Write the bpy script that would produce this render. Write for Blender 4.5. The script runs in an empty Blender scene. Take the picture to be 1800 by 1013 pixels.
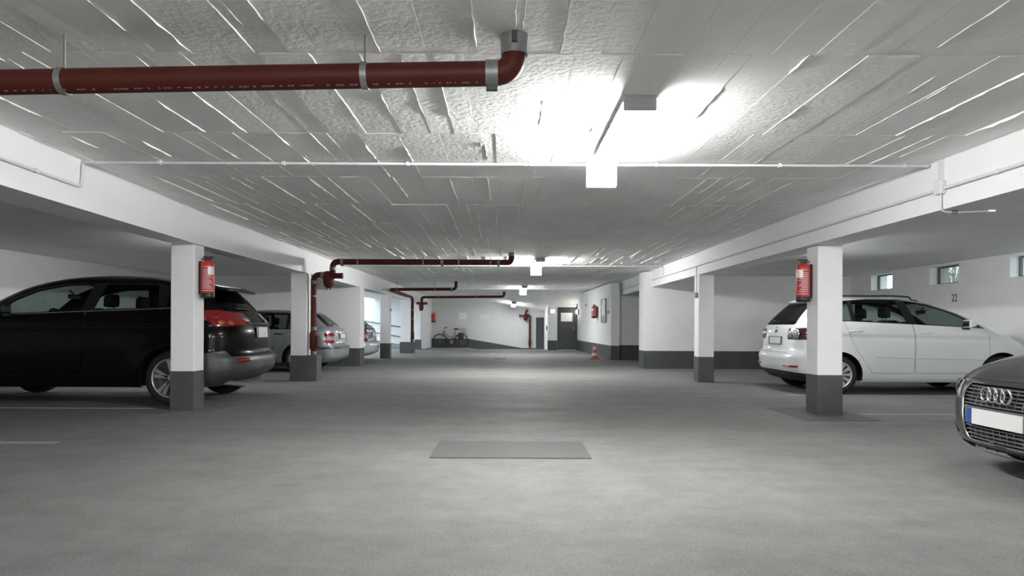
import bpy, bmesh, math, random
import numpy as np
from mathutils import Vector, Matrix
from mathutils.bvhtree import BVHTree

scene = bpy.context.scene
COL = scene.collection
PI = math.pi
# ------------------------------------------------------------------ camera
F_PX, CX, CY, CAM_H = 1170.0, 890.0, 573.0, 1.09
cam_data = bpy.data.cameras.new('camera')
cam = bpy.data.objects.new('camera', cam_data)
COL.objects.link(cam)
cam_data.sensor_fit = 'HORIZONTAL'
cam_data.sensor_width = 36.0
cam_data.lens = 36.0 * F_PX / 1800.0
cam_data.shift_x = (900.0 - CX) / 1800.0
cam_data.shift_y = (CY - 506.5) / 1800.0
cam_data.clip_start = 0.05
cam_data.clip_end = 300
cam.location = (0, 0, CAM_H)
cam.rotation_euler = (Matrix.Rotation(math.radians(90), 4, 'X') @ Matrix.Rotation(math.radians(0.25), 4, 'Z')).to_euler()
scene.camera = cam
# ------------------------------------------------------------------ world, exposure
world = bpy.data.worlds.new('world')
scene.world = world
world.use_nodes = True
wn = world.node_tree.nodes
wn['Background'].inputs['Color'].default_value = (0.80, 0.90, 1.0, 1)
wn['Background'].inputs['Strength'].default_value = 5.0
scene.view_settings.view_transform = 'Standard'
scene.view_settings.look = 'None'
scene.view_settings.exposure = 0.25
scene.view_settings.gamma = 1.0
scene.view_settings.use_curve_mapping = False
LAMP_DOWN, LAMP_SIDE = 84.0, 430.0
scene.cycles.diffuse_bounces = 8
scene.cycles.max_bounces = 12

# ------------------------------------------------------------------ materials
MATS = {}
def mat(name, color, rough=0.6, metal=0.0, spec=0.5, coat=0.0, emit=None, emit_s=0.0, noise=None, bump=None, alpha=None):
    """noise=(scale, amount[, stretch]) varies the colour, bump=(scale, strength) gives fine relief."""
    if name in MATS: return MATS[name]
    m = bpy.data.materials.new(name); m.use_nodes = True
    nt = m.node_tree; b = nt.nodes['Principled BSDF']
    b.inputs['Base Color'].default_value = (*color, 1)
    b.inputs['Roughness'].default_value = rough
    b.inputs['Metallic'].default_value = metal
    b.inputs['Specular IOR Level'].default_value = spec
    b.inputs['Coat Weight'].default_value = coat
    b.inputs['Coat Roughness'].default_value = 0.04
    if emit:
        b.inputs['Emission Color'].default_value = (*emit, 1)
        b.inputs['Emission Strength'].default_value = emit_s
    tc = None
    def coords(stretch=None):
        nonlocal tc
        if tc is None: tc = nt.nodes.new('ShaderNodeTexCoord')
        if stretch:
            mp = nt.nodes.new('ShaderNodeMapping'); mp.inputs['Scale'].default_value = stretch
            nt.links.new(tc.outputs['Object'], mp.inputs['Vector']); return mp.outputs['Vector']
        return tc.outputs['Object']
    if noise:
        n = nt.nodes.new('ShaderNodeTexNoise'); n.inputs['Scale'].default_value = noise[0]; n.inputs['Detail'].default_value = 6
        n.inputs['Roughness'].default_value = 0.62
        nt.links.new(coords(noise[2] if len(noise) > 2 else None), n.inputs['Vector'])
        r = nt.nodes.new('ShaderNodeMapRange'); r.inputs['From Min'].default_value = 0.3; r.inputs['From Max'].default_value = 0.7
        r.inputs['To Min'].default_value = 1 - noise[1]; r.inputs['To Max'].default_value = 1 + noise[1]
        nt.links.new(n.outputs['Fac'], r.inputs['Value'])
        mx = nt.nodes.new('ShaderNodeVectorMath'); mx.operation = 'SCALE'; mx.inputs[0].default_value = color
        nt.links.new(r.outputs['Result'], mx.inputs['Scale']); nt.links.new(mx.outputs['Vector'], b.inputs['Base Color'])
    if bump:
        n2 = nt.nodes.new('ShaderNodeTexNoise'); n2.inputs['Scale'].default_value = bump[0]; n2.inputs['Detail'].default_value = 5
        nt.links.new(coords(bump[2] if len(bump) > 2 else None), n2.inputs['Vector'])
        bp = nt.nodes.new('ShaderNodeBump'); bp.inputs['Strength'].default_value = bump[1]; bp.inputs['Distance'].default_value = 0.01
        nt.links.new(n2.outputs['Fac'], bp.inputs['Height']); nt.links.new(bp.outputs['Normal'], b.inputs['Normal'])
    MATS[name] = m
    return m
def glass(name, tint, rough=0.02, refl=0.5):
    """thin pane: tinted see-through plus a mirror coat by fresnel"""
    if name in MATS: return MATS[name]
    m = bpy.data.materials.new(name); m.use_nodes = True; nt = m.node_tree
    for n in list(nt.nodes): nt.nodes.remove(n)
    out = nt.nodes.new('ShaderNodeOutputMaterial'); mix = nt.nodes.new('ShaderNodeMixShader')
    tr = nt.nodes.new('ShaderNodeBsdfTransparent'); gl = nt.nodes.new('ShaderNodeBsdfGlossy'); fr = nt.nodes.new('ShaderNodeFresnel')
    mul = nt.nodes.new('ShaderNodeMath'); mul.operation = 'MULTIPLY'; mul.inputs[1].default_value = refl
    fr.inputs['IOR'].default_value = 1.5
    tr.inputs['Color'].default_value = (*tint, 1); gl.inputs['Roughness'].default_value = rough
    nt.links.new(fr.outputs['Fac'], mul.inputs[0]); nt.links.new(mul.outputs[0], mix.inputs['Fac'])
    nt.links.new(tr.outputs[0], mix.inputs[1]); nt.links.new(gl.outputs[0], mix.inputs[2]); nt.links.new(mix.outputs[0], out.inputs['Surface'])
    MATS[name] = m
    return m

WHITE = mat('white_wall_paint', (0.80, 0.805, 0.805), 0.75, noise=(3.0, 0.035), bump=(60, 0.12))
PILLAR = mat('white_pillar_paint', (0.80, 0.805, 0.81), 0.7, noise=(5.0, 0.03), bump=(45, 0.14))
GREYW = mat('grey_white_wall_paint', (0.60, 0.605, 0.60), 0.75, noise=(3.0, 0.03), bump=(60, 0.1))
BEAMW = mat('white_beam_paint', (0.78, 0.785, 0.79), 0.7, noise=(2.0, 0.02), bump=(30, 0.06))
CEILM = mat('grey_white_ceiling_paint', (0.90, 0.905, 0.89), 0.8, noise=(2.6, 0.07, (1, 0.5, 1)), bump=(26, 0.42))
RIDGE = mat('ceiling_grout_ridge', (0.90, 0.905, 0.89), 0.8, bump=(70, 0.5))
BAYC = mat('bay_ceiling_paint', (0.78, 0.79, 0.785), 0.8, noise=(1.3, 0.05), bump=(14, 0.22))
BASE = mat('dark_grey_base_paint', (0.062, 0.066, 0.068), 0.62, noise=(6, 0.12), bump=(50, 0.16))
PIPE = mat('rust_red_pipe', (0.075, 0.0155, 0.0115), 0.5, spec=0.18, noise=(9, 0.12))
STEEL = mat('galvanised_steel', (0.24, 0.245, 0.245), 0.45, 0.4, noise=(40, 0.15))
DKMETAL = mat('dark_metal', (0.06, 0.062, 0.065), 0.45, 0.4)
CONDUIT = mat('white_conduit', (0.66, 0.665, 0.67), 0.5)
RED = mat('extinguisher_red', (0.50, 0.030, 0.028), 0.3, coat=0.4)
BLACKP = mat('black_plastic', (0.014, 0.014, 0.015), 0.45)
PAPER = mat('white_paper', (0.85, 0.85, 0.84), 0.8)
INK = mat('dark_print', (0.03, 0.03, 0.032), 0.8)
CHROME = mat('chrome', (0.72, 0.73, 0.74), 0.14, 1.0)
RUBBER = mat('tyre_rubber', (0.012, 0.012, 0.013), 0.75)

# ------------------------------------------------------------------ mesh helpers
class MB:
    def __init__(self): self.v, self.f, self.sm = [], [], []
    def add(self, vs, fs, smooth=False):
        o = len(self.v); self.v += [tuple(p) for p in vs]
        self.f += [tuple(i + o for i in q) for q in fs]; self.sm += [smooth] * len(fs)
        return self
    def box(self, x0, x1, y0, y1, z0, z1):
        vs = [(x0,y0,z0),(x1,y0,z0),(x1,y1,z0),(x0,y1,z0),(x0,y0,z1),(x1,y0,z1),(x1,y1,z1),(x0,y1,z1)]
        return self.add(vs, [(0,3,2,1),(4,5,6,7),(0,1,5,4),(1,2,6,5),(2,3,7,6),(3,0,4,7)])
    def prism(self, poly, h0, h1, axis='z'):
        """poly in the plane across axis: z:(x,y) y:(x,z) x:(y,z)"""
        def P(a, b, h): return {'z': (a, b, h), 'y': (a, h, b), 'x': (h, a, b)}[axis]
        n = len(poly)
        vs = [P(a, b, h0) for a, b in poly] + [P(a, b, h1) for a, b in poly]
        fs = [tuple(range(n))[::-1], tuple(range(n, 2*n))] + [(i, (i+1) % n, n + (i+1) % n, n + i) for i in range(n)]
        return self.add(vs, fs)
    def tube(self, path, r, n=12, caps=True, smooth=True):
        pts = [Vector(p) for p in path]; rings = []
        rr = r if isinstance(r, (list, tuple)) else [r] * len(pts)
        up = None
        for i, p in enumerate(pts):
            t = (pts[min(i+1, len(pts)-1)] - pts[max(i-1, 0)]).normalized()
            if up is None: up = t.orthogonal().normalized()
            up = (up - t * up.dot(t)); up = up.normalized() if up.length > 1e-6 else t.orthogonal().normalized()
            s = t.cross(up)
            rings.append([p + (up * math.cos(2*PI*k/n) + s * math.sin(2*PI*k/n)) * rr[i] for k in range(n)])
        vs = [q for ring in rings for q in ring]; m = len(pts)
        fs = [(i*n+k, i*n+(k+1) % n, (i+1)*n+(k+1) % n, (i+1)*n+k) for i in range(m-1) for k in range(n)]
        self.add(vs, fs, smooth)
        if caps: self.add(rings[0], [tuple(range(n))[::-1]]); self.add(rings[-1], [tuple(range(n))])
        return self
    def cyl(self, p0, p1, r, n=16, r1=None): return self.tube([p0, p1], [r, r if r1 is None else r1], n)
    def lathe(self, prof, origin=(0,0,0), axis='z', n=24, smooth=True):
        """prof: (radius, height) pairs turned about axis"""
        o = Vector(origin); vs = []
        for (r, h) in prof:
            for k in range(n):
                a = 2*PI*k/n; c, s = r*math.cos(a), r*math.sin(a)
                vs.append(o + Vector({'z': (c, s, h), 'y': (c, h, -s), 'x': (h, c, s)}[axis]))
        m = len(prof)
        return self.add(vs, [(i*n+k, i*n+(k+1) % n, (i+1)*n+(k+1) % n, (i+1)*n+k) for i in range(m-1) for k in range(n)], smooth)
    def sphere(self, c, r, n=14, m=8, sc=(1,1,1)):
        prof = [(max(1e-4, math.sin(PI*i/m)), -math.cos(PI*i/m)) for i in range(m+1)]
        o = len(self.v); self.lathe(prof, (0,0,0), 'z', n)
        for i in range(o, len(self.v)):
            p = self.v[i]; self.v[i] = (c[0]+p[0]*r*sc[0], c[1]+p[1]*r*sc[1], c[2]+p[2]*r*sc[2])
        return self
    def move(self, M):
        self.v = [tuple(M @ Vector(p)) for p in self.v]; return self
    def build(self, name, m, parent=None, bevel=0.0, seg=2):
        me = bpy.data.meshes.new(name); me.from_pydata(self.v, [], self.f); me.update()
        if any(self.sm): me.polygons.foreach_set('use_smooth', self.sm)
        bm = bmesh.new(); bm.from_mesh(me); bmesh.ops.recalc_face_normals(bm, faces=bm.faces); bm.to_mesh(me); bm.free()
        return link(name, me, m, parent, bevel, seg)
def link(name, me, m, parent=None, bevel=0.0, seg=2):
    if m is not None and not me.materials: me.materials.append(m)
    o = bpy.data.objects.new(name, me); COL.objects.link(o)
    if parent is not None: o.parent = parent
    if bevel:
        b = o.modifiers.new('edge', 'BEVEL'); b.width = bevel; b.segments = seg; b.limit_method = 'ANGLE'; b.angle_limit = 0.7
    return o
def thing(name, label, cat, loc=(0,0,0), rz=0.0, group=None):
    o = bpy.data.objects.new(name, None); COL.objects.link(o)
    o.location = loc; o.rotation_euler = (0, 0, rz); o.empty_display_size = 0.1
    return tag(o, label, cat, group)
def tag(o, label=None, cat=None, group=None, kind=None):
    if label: o['label'] = label
    if cat: o['category'] = cat
    if group: o['group'] = group
    if kind: o['kind'] = kind
    return o
def struct(o, label=None):
    o['kind'] = 'structure'
    if label: o['label'] = label
    return o
def bent(pts, rad=0.08, n=6):
    """polyline with rounded corners"""
    P = [Vector(p) for p in pts]; out = [P[0]]
    for a, b, c in zip(P, P[1:], P[2:]):
        u, w = (a-b).normalized(), (c-b).normalized()
        r = min(rad, (a-b).length*0.49, (c-b).length*0.49)
        s, e = b + u*r, b + w*r
        for k in range(n+1):
            t = k/n; out.append(s*(1-t)**2 + b*2*t*(1-t) + e*t*t)
    out.append(P[-1]); return out
# ================================================================== THE ROOM
CZ, BAYZ, BEAMZ = 2.55, 2.40, 2.11
XL, XR, YB, YF = -8.9, 8.9, -13.0, 33.2
R = random.Random(7)
# ---- floor: concrete slab
def floor_material():
    m = bpy.data.materials.new('grey_concrete_floor'); m.use_nodes = True; nt = m.node_tree; b = nt.nodes['Principled BSDF']
    tc = nt.nodes.new('ShaderNodeTexCoord')
    def noise(scale, detail, st, rough=0.6):
        mp = nt.nodes.new('ShaderNodeMapping'); mp.inputs['Scale'].default_value = st
        nt.links.new(tc.outputs['Object'], mp.inputs['Vector'])
        n = nt.nodes.new('ShaderNodeTexNoise'); n.inputs['Scale'].default_value = scale; n.inputs['Detail'].default_value = detail
        n.inputs['Roughness'].default_value = rough
        nt.links.new(mp.outputs['Vector'], n.inputs['Vector']); return n.outputs['Fac']
    def mr(v, a, c, lo=0.3, hi=0.7):
        r = nt.nodes.new('ShaderNodeMapRange'); r.inputs['From Min'].default_value = lo; r.inputs['From Max'].default_value = hi
        r.inputs['To Min'].default_value = a; r.inputs['To Max'].default_value = c
        nt.links.new(v, r.inputs['Value']); return r.outputs['Result']
    def mul(a, c):
        x = nt.nodes.new('ShaderNodeMath'); x.operation = 'MULTIPLY'; nt.links.new(a, x.inputs[0]); nt.links.new(c, x.inputs[1]); return x.outputs[0]
    big = mr(noise(0.55, 5, (0.6, 1.2, 1)), 0.88, 1.10)
    streak = mr(noise(1.6, 6, (0.45, 1.5, 1), 0.7), 0.94, 1.05)
    fine = mr(noise(75, 5, (1, 1, 1), 0.85), 0.76, 1.22, 0.38, 0.62)
    swirl = mr(noise(3.2, 10, (1, 1, 1), 0.78), 0.86, 1.12, 0.36, 0.64)
    v = mul(mul(big, streak), mul(fine, swirl))
    sc = nt.nodes.new('ShaderNodeVectorMath'); sc.operation = 'SCALE'; sc.inputs[0].default_value = (0.200, 0.202, 0.197)
    nt.links.new(v, sc.inputs['Scale']); nt.links.new(sc.outputs['Vector'], b.inputs['Base Color'])
    nt.links.new(mr(noise(1.2, 4, (0.5, 1.5, 1)), 0.56, 0.76), b.inputs['Roughness'])
    b.inputs['Specular IOR Level'].default_value = 0.25
    bp = nt.nodes.new('ShaderNodeBump'); bp.inputs['Strength'].default_value = 0.28; bp.inputs['Distance'].default_value = 0.008
    nt.links.new(noise(65, 6, (1, 1, 1), 0.7), bp.inputs['Height']); nt.links.new(bp.outputs['Normal'], b.inputs['Normal'])
    return m
FLOORM = floor_material()
fl = MB()
fl.box(XL-0.3, XR+0.3, YB, 30.6, -0.25, 0)
fl.box(XL-0.3, -1.9, 30.6, YF, -0.25, 0)
fl.box(-1.9, 3.6, 30.6, 31.0, -0.25, 0)
floor = struct(fl.build('floor', FLOORM))
# ramp that drops to the right along the far wall
rp = MB()
rp.prism([(-1.9, 0), (0.80, -0.45), (3.6, -0.55), (3.6, -0.8), (0.8, -0.7), (-1.9, -0.25)], 31.0, YF, 'y')
struct(rp.build('floor_ramp', FLOORM))

# ---- ceilings
ceil_main = MB(); ceil_main.box(-4.2, 4.15, YB, 28.5, CZ, CZ+0.25)
ceiling = struct(ceil_main.build('ceiling', CEILM))
# boards of the formwork, proud and uneven, in rows of 1.48 m
rows = [-13.0 + 0.28 + 1.48*k for k in range(-1, 29)]
near_boards, far = [], MB()
ridges = MB()
def ridge(x0, y0, x1, y1, z, h, w):
    """a thin wandering grout fin hanging from the ceiling"""
    n = max(3, int(math.hypot(x1-x0, y1-y0)/0.07)); top = []
    d = Vector((x1-x0, y1-y0, 0)).normalized(); s = Vector((-d.y, d.x, 0)); vs = []
    on = True
    for i in range(n+1):
        t = i/n
        if R.random() < 0.07: on = not on
        k = (R.uniform(0.5, 1.3) if on else 0.12)*(1 if 0 < i < n else 0.2)
        p = Vector((x0+(x1-x0)*t, y0+(y1-y0)*t, z)) + s*R.uniform(-0.004, 0.004)
        vs += [p + s*w*k, p + Vector((0, 0, -h*k)), p - s*w*k]
    fs = []
    for i in range(n):
        a = i*3; fs += [(a, a+1, a+4, a+3), (a+1, a+2, a+5, a+4)]
    ridges.add(vs, fs)
for ri in range(len(rows)-1):
    y0, y1 = max(rows[ri], YB+0.01), min(rows[ri+1], 28.49)
    if y1 - y0 < 0.1: continue
    x = -4.0
    ridge(-3.9, y0, 3.75, y0, CZ-0.003, 0.003, 0.0025)
    while x < 3.78:
        w = R.choice([0.12, 0.17, 0.21, 0.25, 0.29, 0.34]) * R.uniform(0.9, 1.1)
        x1 = min(x+w, 3.80)
        if x1-x < 0.03: break
        dz = R.uniform(0.002, 0.005) if R.random() < 0.85 else R.uniform(0.005, 0.009)
        tilt = R.uniform(-0.0018, 0.0018)
        a0, a1 = x+0.002, x1-0.002
        vs = [(a0, y0+.003, CZ-dz-tilt), (a1, y0+.003, CZ-dz+tilt), (a1, y1-.003, CZ-dz+tilt*.6), (a0, y1-.003, CZ-dz-tilt*.6),
              (a0, y0+.003, CZ+.01), (a1, y0+.003, CZ+.01), (a1, y1-.003, CZ+.01), (a0, y1-.003, CZ+.01)]
        fs = [(0,3,2,1),(0,1,5,4),(1,2,6,5),(2,3,7,6),(3,0,4,7)]
        if 1.5 < y0 < 12.4 and len(near_boards) < 300:
            near_boards.append(MB().add(vs, fs).build('formwork_board', CEILM, ceiling))
        else: far.add(vs, fs)
        if R.random() < 0.75 and y1 > 0.5:
            ya, yb = y0 + R.choice([0, 0, R.uniform(0, 0.8)]), y1 - R.choice([0, 0, R.uniform(0, 0.8)])
            if yb-ya > 0.2: ridge(x, ya, x, yb, CZ-dz+0.001, R.uniform(0.003, 0.013), R.uniform(0.0015, 0.0045))
        if R.random() < 0.30 and y1 > 0.5:
            xa, ya = R.uniform(x, x1), y0+R.uniform(0.0, 0.7)
            ridge(xa, ya, xa+R.uniform(-0.02, 0.02), ya+R.uniform(0.2, 0.7), CZ-dz+0.001, R.uniform(0.002, 0.006), R.uniform(0.001, 0.003))
        x = x1
tag(far.build('formwork_boards', CEILM, ceiling), kind='stuff')
tag(ridges.build('grout_ridges', RIDGE, ceiling), kind='stuff')
# bays: a lower slab either side
cb = MB(); cb.box(XL-0.3, -4.19, YB, 18.2, BAYZ, BAYZ+0.3); cb.box(-6.6, -4.19, 18.2, 33.4, BAYZ, BAYZ+0.3)
struct(cb.build('ceiling_left', BAYC))
cb = MB(); cb.box(4.14, XR+0.5, YB, 22.4, BAYZ, BAYZ+0.3)
struct(cb.build('ceiling_right', BAYC))
# sloped soffit at the far end (follows the ramp down to the right)
sx = [-4.2, -2.5, -1.2, 0.0, 1.0, 1.95, 3.5]
zmid = [2.55, 2.53, 2.40, 2.30, 2.20, 2.12, 2.06]
zend = [2.55, 2.55, 2.33, 2.12, 1.94, 1.77, 1.60]
vs, fs = [], []
for i, x in enumerate(sx): vs += [(x, 28.45, 2.55), (x, 30.0, zmid[i]), (x, 33.3, zend[i]), (x, 28.45, 2.85), (x, 33.3, 2.85)]
for i in range(len(sx)-1):
    a, b = i*5, i*5+5
    fs += [(a, a+1, b+1, b), (a+1, a+2, b+2, b+1), (a+3, b+3, b+4, a+4), (a, b, b+3, a+3), (a+2, a+4, b+4, b+2)]
soffit = MB().add(vs, fs); struct(soffit.build('ceiling_ramp', CEILM))

# ---- walls: painted white above, a dark grey band along the foot (own part)
def wall_box(name, x0, x1, y0, y1, z1=2.62, z0=0.0, band=0.48, proud=0.004, m=None):
    w = struct(MB().box(x0, x1, y0, y1, z0, z1).build(name, m or WHITE))
    if band:
        MB().box(x0-proud, x1+proud, y0-proud, y1+proud, z0, z0+band).build('dark_band', BASE, w)
    return w
wall_box('wall_left', XL-0.3, XL, YB, 18.0)
wall_box('wall_back', XL-0.3, XR+0.3, YB-0.3, YB)
wall_box('wall_bay_left', XL-0.3, -3.88, 17.66, 18.18, 2.5)
wall_box('wall_bay_right', 3.55, XR+0.5, 17.18, 17.8, 2.5, band=0.46)
wall_box('wall_recess', 3.67, 7.0, 21.9, 22.3, 2.5, band=0.47)
wall_box('wall_recess_side', 7.0, 7.3, 17.7, 22.3, 2.5)
# far right wall (slightly splayed) from the recess to the door
def quad_wall(name, pts, z1, band=0.46, m=None):
    w = struct(MB().prism(pts, 0, z1, 'z').build(name, m or WHITE))
    c = Vector((sum(p[0] for p in pts)/4, sum(p[1] for p in pts)/4))
    big = [tuple(c + (Vector(p)-c)*(1 + 0.006/max(0.05, (Vector(p)-c).length)) + Vector((0.004 if p[0] > c.x else -0.004, 0))) for p in pts]
    MB().prism(big, 0, band, 'z').build('dark_band', BASE, w)
    return w
quad_wall('wall_far_right', [(3.40, 21.6), (3.67, 21.6), (3.67, 30.3), (3.20, 30.3)], 2.5)
# door wall with its opening
dw = MB(); dw.box(1.88, 2.30, 30.0, 33.2, -0.8, 2.5); dw.box(2.30, 3.20, 30.0, 30.3, 1.93, 2.5); dw.box(3.16, 3.7, 30.0, 30.3, 0, 2.5)
dwo = struct(dw.build('wall_door', WHITE)); MB().box(1.876, 2.295, 29.995, 30.3, 0, 0.44).build('dark_band', BASE, dwo)
# far wall, its dark band follows the ramp
fwl = struct(MB().box(-14.0, 2.0, YF, YF+0.3, -0.9, 2.9).build('wall_far', GREYW))
MB().prism([(-3.75, 0), (-1.93, 0), (0.80, -0.45), (1.95, -0.5), (1.95, -0.02), (0.80, -0.015), (-1.93, 0.44), (-3.75, 0.44)], YF-0.006, YF+0.01, 'y').build('dark_band', BASE, fwl)
MB().prism([(-3.75, -0.02), (-5.2, 0.0), (-14, 1.35), (-14, 1.55), (-5.2, 0.12), (-3.75, 0.10)], YF-0.006, YF+0.01, 'y').build('dark_band', BASE, fwl)
# ramp that climbs to daylight behind the left bays
up = MB(); up.prism([(-4.6, 0.004), (-14, 1.42), (-14, 1.1), (-4.6, -0.2)], 31.2, YF, 'y'); struct(up.build('floor_ramp_up', FLOORM))
part = struct(MB().prism([(-3.90, 30.55), (-3.72, 33.2), (-3.98, 33.2), (-4.15, 30.55)], 0, 2.55, 'z').build('wall_partition', WHITE))
# outdoor retaining wall beyond the left bays
struct(MB().box(-14.3, -14.0, 17.0, 33.5, -0.2, 3.5).build('wall_outside', WHITE))
struct(MB().box(-14.3, XL-0.3, 17.0, 33.5, -0.25, -0.01).build('floor_outside', FLOORM))

# ---- right wall with three small basement windows
WIN = [(15.35, 16.25), (13.10, 14.00), (10.90, 11.77), (8.65, 9.53)]
wz0, wz1, X2 = 1.985, 2.355, XR+0.40
wr = MB(); ys = [YB] + [v for a in sorted(WIN) for v in a] + [17.3]
for i in range(0, len(ys), 2): wr.box(XR, X2, ys[i], ys[i+1], 0, 2.5)
for (a, b) in WIN: wr.box(XR, X2, a, b, 0, wz0); wr.box(XR, X2, a, b, wz1, 2.5)
wro = struct(wr.build('wall_right', WHITE)); MB().box(XR-0.004, XR+0.05, YB, 17.2, 0, 0.48).build('dark_band', BASE, wro)
FRAME = mat('window_frame_grey', (0.10, 0.105, 0.11), 0.5)
PANE = glass('clear_pane', (0.93, 0.96, 0.95)); PANE2 = glass('wired_pane', (0.80, 0.83, 0.81), 0.25, 0.6)
for i, (a, b) in enumerate(WIN[:3]):
    t = 0.028; px = XR+0.16
    f = MB()
    f.box(px, px+0.05, a, b, wz0, wz0+t); f.box(px, px+0.05, a, b, wz1-t, wz1)
    f.box(px, px+0.05, a, a+t, wz0+t, wz1-t); f.box(px, px+0.05, b-t, b, wz0+t, wz1-t)
    w = struct(f.build('window_%d' % (i+1), FRAME))
    MB().box(px+0.02, px+0.026, a+t, b-t, wz0+t, wz1-t).build('pane', PANE2 if i == 1 else PANE, w)
    if i == 1:   # wire mesh guard in front of the second pane
        g = MB(); k = a+t
        while k < b-t: g.box(px+0.07, px+0.074, k, k+0.004, wz0, wz1); k += 0.028
        k = wz0
        while k < wz1: g.box(px+0.07, px+0.074, a, b, k, k+0.004); k += 0.028
        tag(g.build('wire_mesh', STEEL, w), kind='stuff')

# ---- beams
lb = MB()
inn = [(-3.45, YB), (-3.70, 4.6), (-3.92, 8.42), (-3.90, 33.2)]
out = [(-4.21, YB), (-4.21, 33.2)]
poly = inn + out[::-1]
lbm = struct(lb.prism(poly, BEAMZ, CZ+0.1, 'z').build('beam', BEAMW), 'long white downstand beam over the black car side pillars'); lbm['category'] = 'beam'
rbm = struct(MB().box(3.76, 4.16, YB, 30.2, BEAMZ, CZ+0.1).build('beam', BEAMW), 'long white downstand beam carrying a grey conduit above the white car'); rbm['category'] = 'beam'

# ---- pillars: shaft and dark foot
def pillar(x0, x1, y0, y1, label, foot=None, z1=BEAMZ, fh=0.5):
    p = struct(thing('pillar', label, 'pillar', ((x0+x1)/2, (y0+y1)/2, 0)))
    cx, cy = (x0+x1)/2, (y0+y1)/2
    MB().box(x0-cx, x1-cx, y0-cy, y1-cy, 0, z1).build('shaft', PILLAR, p, 0.012, 2)
    e = 0.005; q = foot or (x0-e, x1+e, y0-e, y1+e)
    MB().box(q[0]-cx, q[1]-cx, q[2]-cy, q[3]-cy, 0, fh).build('dark_foot', BASE, p, 0.010, 2)
    return p
pillar(-4.25, -3.95, 8.42, 8.70, 'white pillar with dark foot in front of the black suv, red extinguisher on it')
pillar(-4.20, -3.89, 12.96, 13.26, 'white pillar standing on a wide dark plinth beside the red riser pipe and silver car', (-4.205, -3.68, 12.92, 13.28), fh=0.495)
pillar(-4.15, -3.84, 21.9, 22.2, 'grey-white pillar with dark foot behind the blue car, before the daylit opening')
pillar(-4.15, -3.76, 26.1, 26.4, 'white pillar on a broad dark plinth with a thin pipe running down it', (-4.17, -3.62, 26.05, 26.45), fh=0.44)
pillar(-4.17, -3.90, 30.3, 30.55, 'small far white pillar next to the bicycle wall under the red trap', fh=0.45)
pillar(3.85, 4.16, 8.23, 8.54, 'white pillar in front of the white car, extinguisher on its aisle face')
pillar(3.77, 4.07, 13.04, 13.36, 'narrow white pillar with switch box and cable behind the white car')
# floor patches round the pillar feet
PATCH = mat('dark_patch_screed', (0.115, 0.117, 0.116), 0.7, noise=(7, 0.12))
tag(MB().box(3.49, 4.36, 7.72, 8.95, 0, 0.006).build('floor_patch', PATCH), 'dark square screed patch around the foot of the pillar by the white car', 'floor patch')
PATCH2 = mat('pale_patch_screed', (0.165, 0.167, 0.163), 0.7, noise=(7, 0.10))
tag(MB().box(-4.55, -3.62, 8.05, 9.0, 0, 0.004).build('floor_patch', PATCH2), 'faint square screed patch around the foot of the pillar by the black suv', 'floor patch')
# ================================================================== LAMPS
LC = (1.0, 1.0, 0.985)
def lit(name, k): return mat('lit_diffuser_'+name, (0.9, 0.9, 0.9), 0.4, emit=LC, emit_s=k)
SIGNL = mat('lit_sign_face', (0.9, 0.9, 0.9), 0.4, emit=(0.93, 0.97, 1.0), emit_s=7.0)
HOUS = mat('lamp_housing_grey', (0.30, 0.305, 0.305), 0.5)
AISLE, FILL_LAMPS = 'fluorescent lamps along the aisle ceiling', 'unseen fill lamps added in the bays and behind the viewpoint'
def batten(x, y0, label, power, z=CZ, tilt=0.0, box=False, cross=False, group=AISLE):
    """power = (down, flank on the -x side, flank on the +x side)"""
    L = 1.5
    t = thing('batten_lamp', label, 'lamp', (x, y0, z), group=group)
    t.rotation_euler = (-0.064 if tilt else 0, tilt, PI/2 if cross else 0)
    MB().prism([(-0.095, 0.0), (0.095, 0.0), (0.107, -0.050), (-0.107, -0.050)], 0.0, L, 'y').build('housing', HOUS, t)
    d = MB(); d.prism([(-0.100, -0.051), (0.100, -0.051), (0.092, -0.098), (-0.092, -0.098)], 0.014, L-0.014, 'y')
    do = d.build('diffuser', None, t)
    for k in power: do.data.materials.append(lit('%d' % round(k), k))
    for q in do.data.polygons: q.material_index = 1 if q.normal.x < -0.7 else 2 if q.normal.x > 0.7 else 0
    for ya in (0.0, L-0.013): MB().box(-0.104, 0.104, ya, ya+0.013, -0.101, -0.0505).build('end_cap', HOUS, t)
    if box:   # square lit sign box hung behind the far end
        s = MB().box(-0.15, 0.105, L+0.02, L+0.07, -0.262, -0.048).build('sign_box', SIGNL, t, 0.006)
        MB().box(-0.09, -0.07, L+0.03, L+0.05, -0.05, 0.0).build('bracket', HOUS, s)
        MB().box(0.03, 0.05, L+0.03, L+0.05, -0.05, 0.0).build('bracket', HOUS, s)
    return t
D_, S_ = LAMP_DOWN, LAMP_SIDE
batten(0.835, 4.18, 'nearest and largest fluorescent batten on the ceiling, a square lit box under its far end', (D_*1.05, S_*1.05, S_*0.5), box=True)
batten(0.72, 14.2, 'second fluorescent batten down the aisle, beside the end of the long red pipe', (D_, S_*1.4, S_*0.8), box=True)
batten(0.66, 24.2, 'third fluorescent batten down the aisle, small bright blob above the fourth', (D_*0.9, S_*0.38, S_*0.18), box=True)
batten(0.36, 30.75, 'farthest fluorescent batten on the sloped soffit over the ramp', (34, 60, 60), z=2.195, tilt=0.12)
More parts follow.
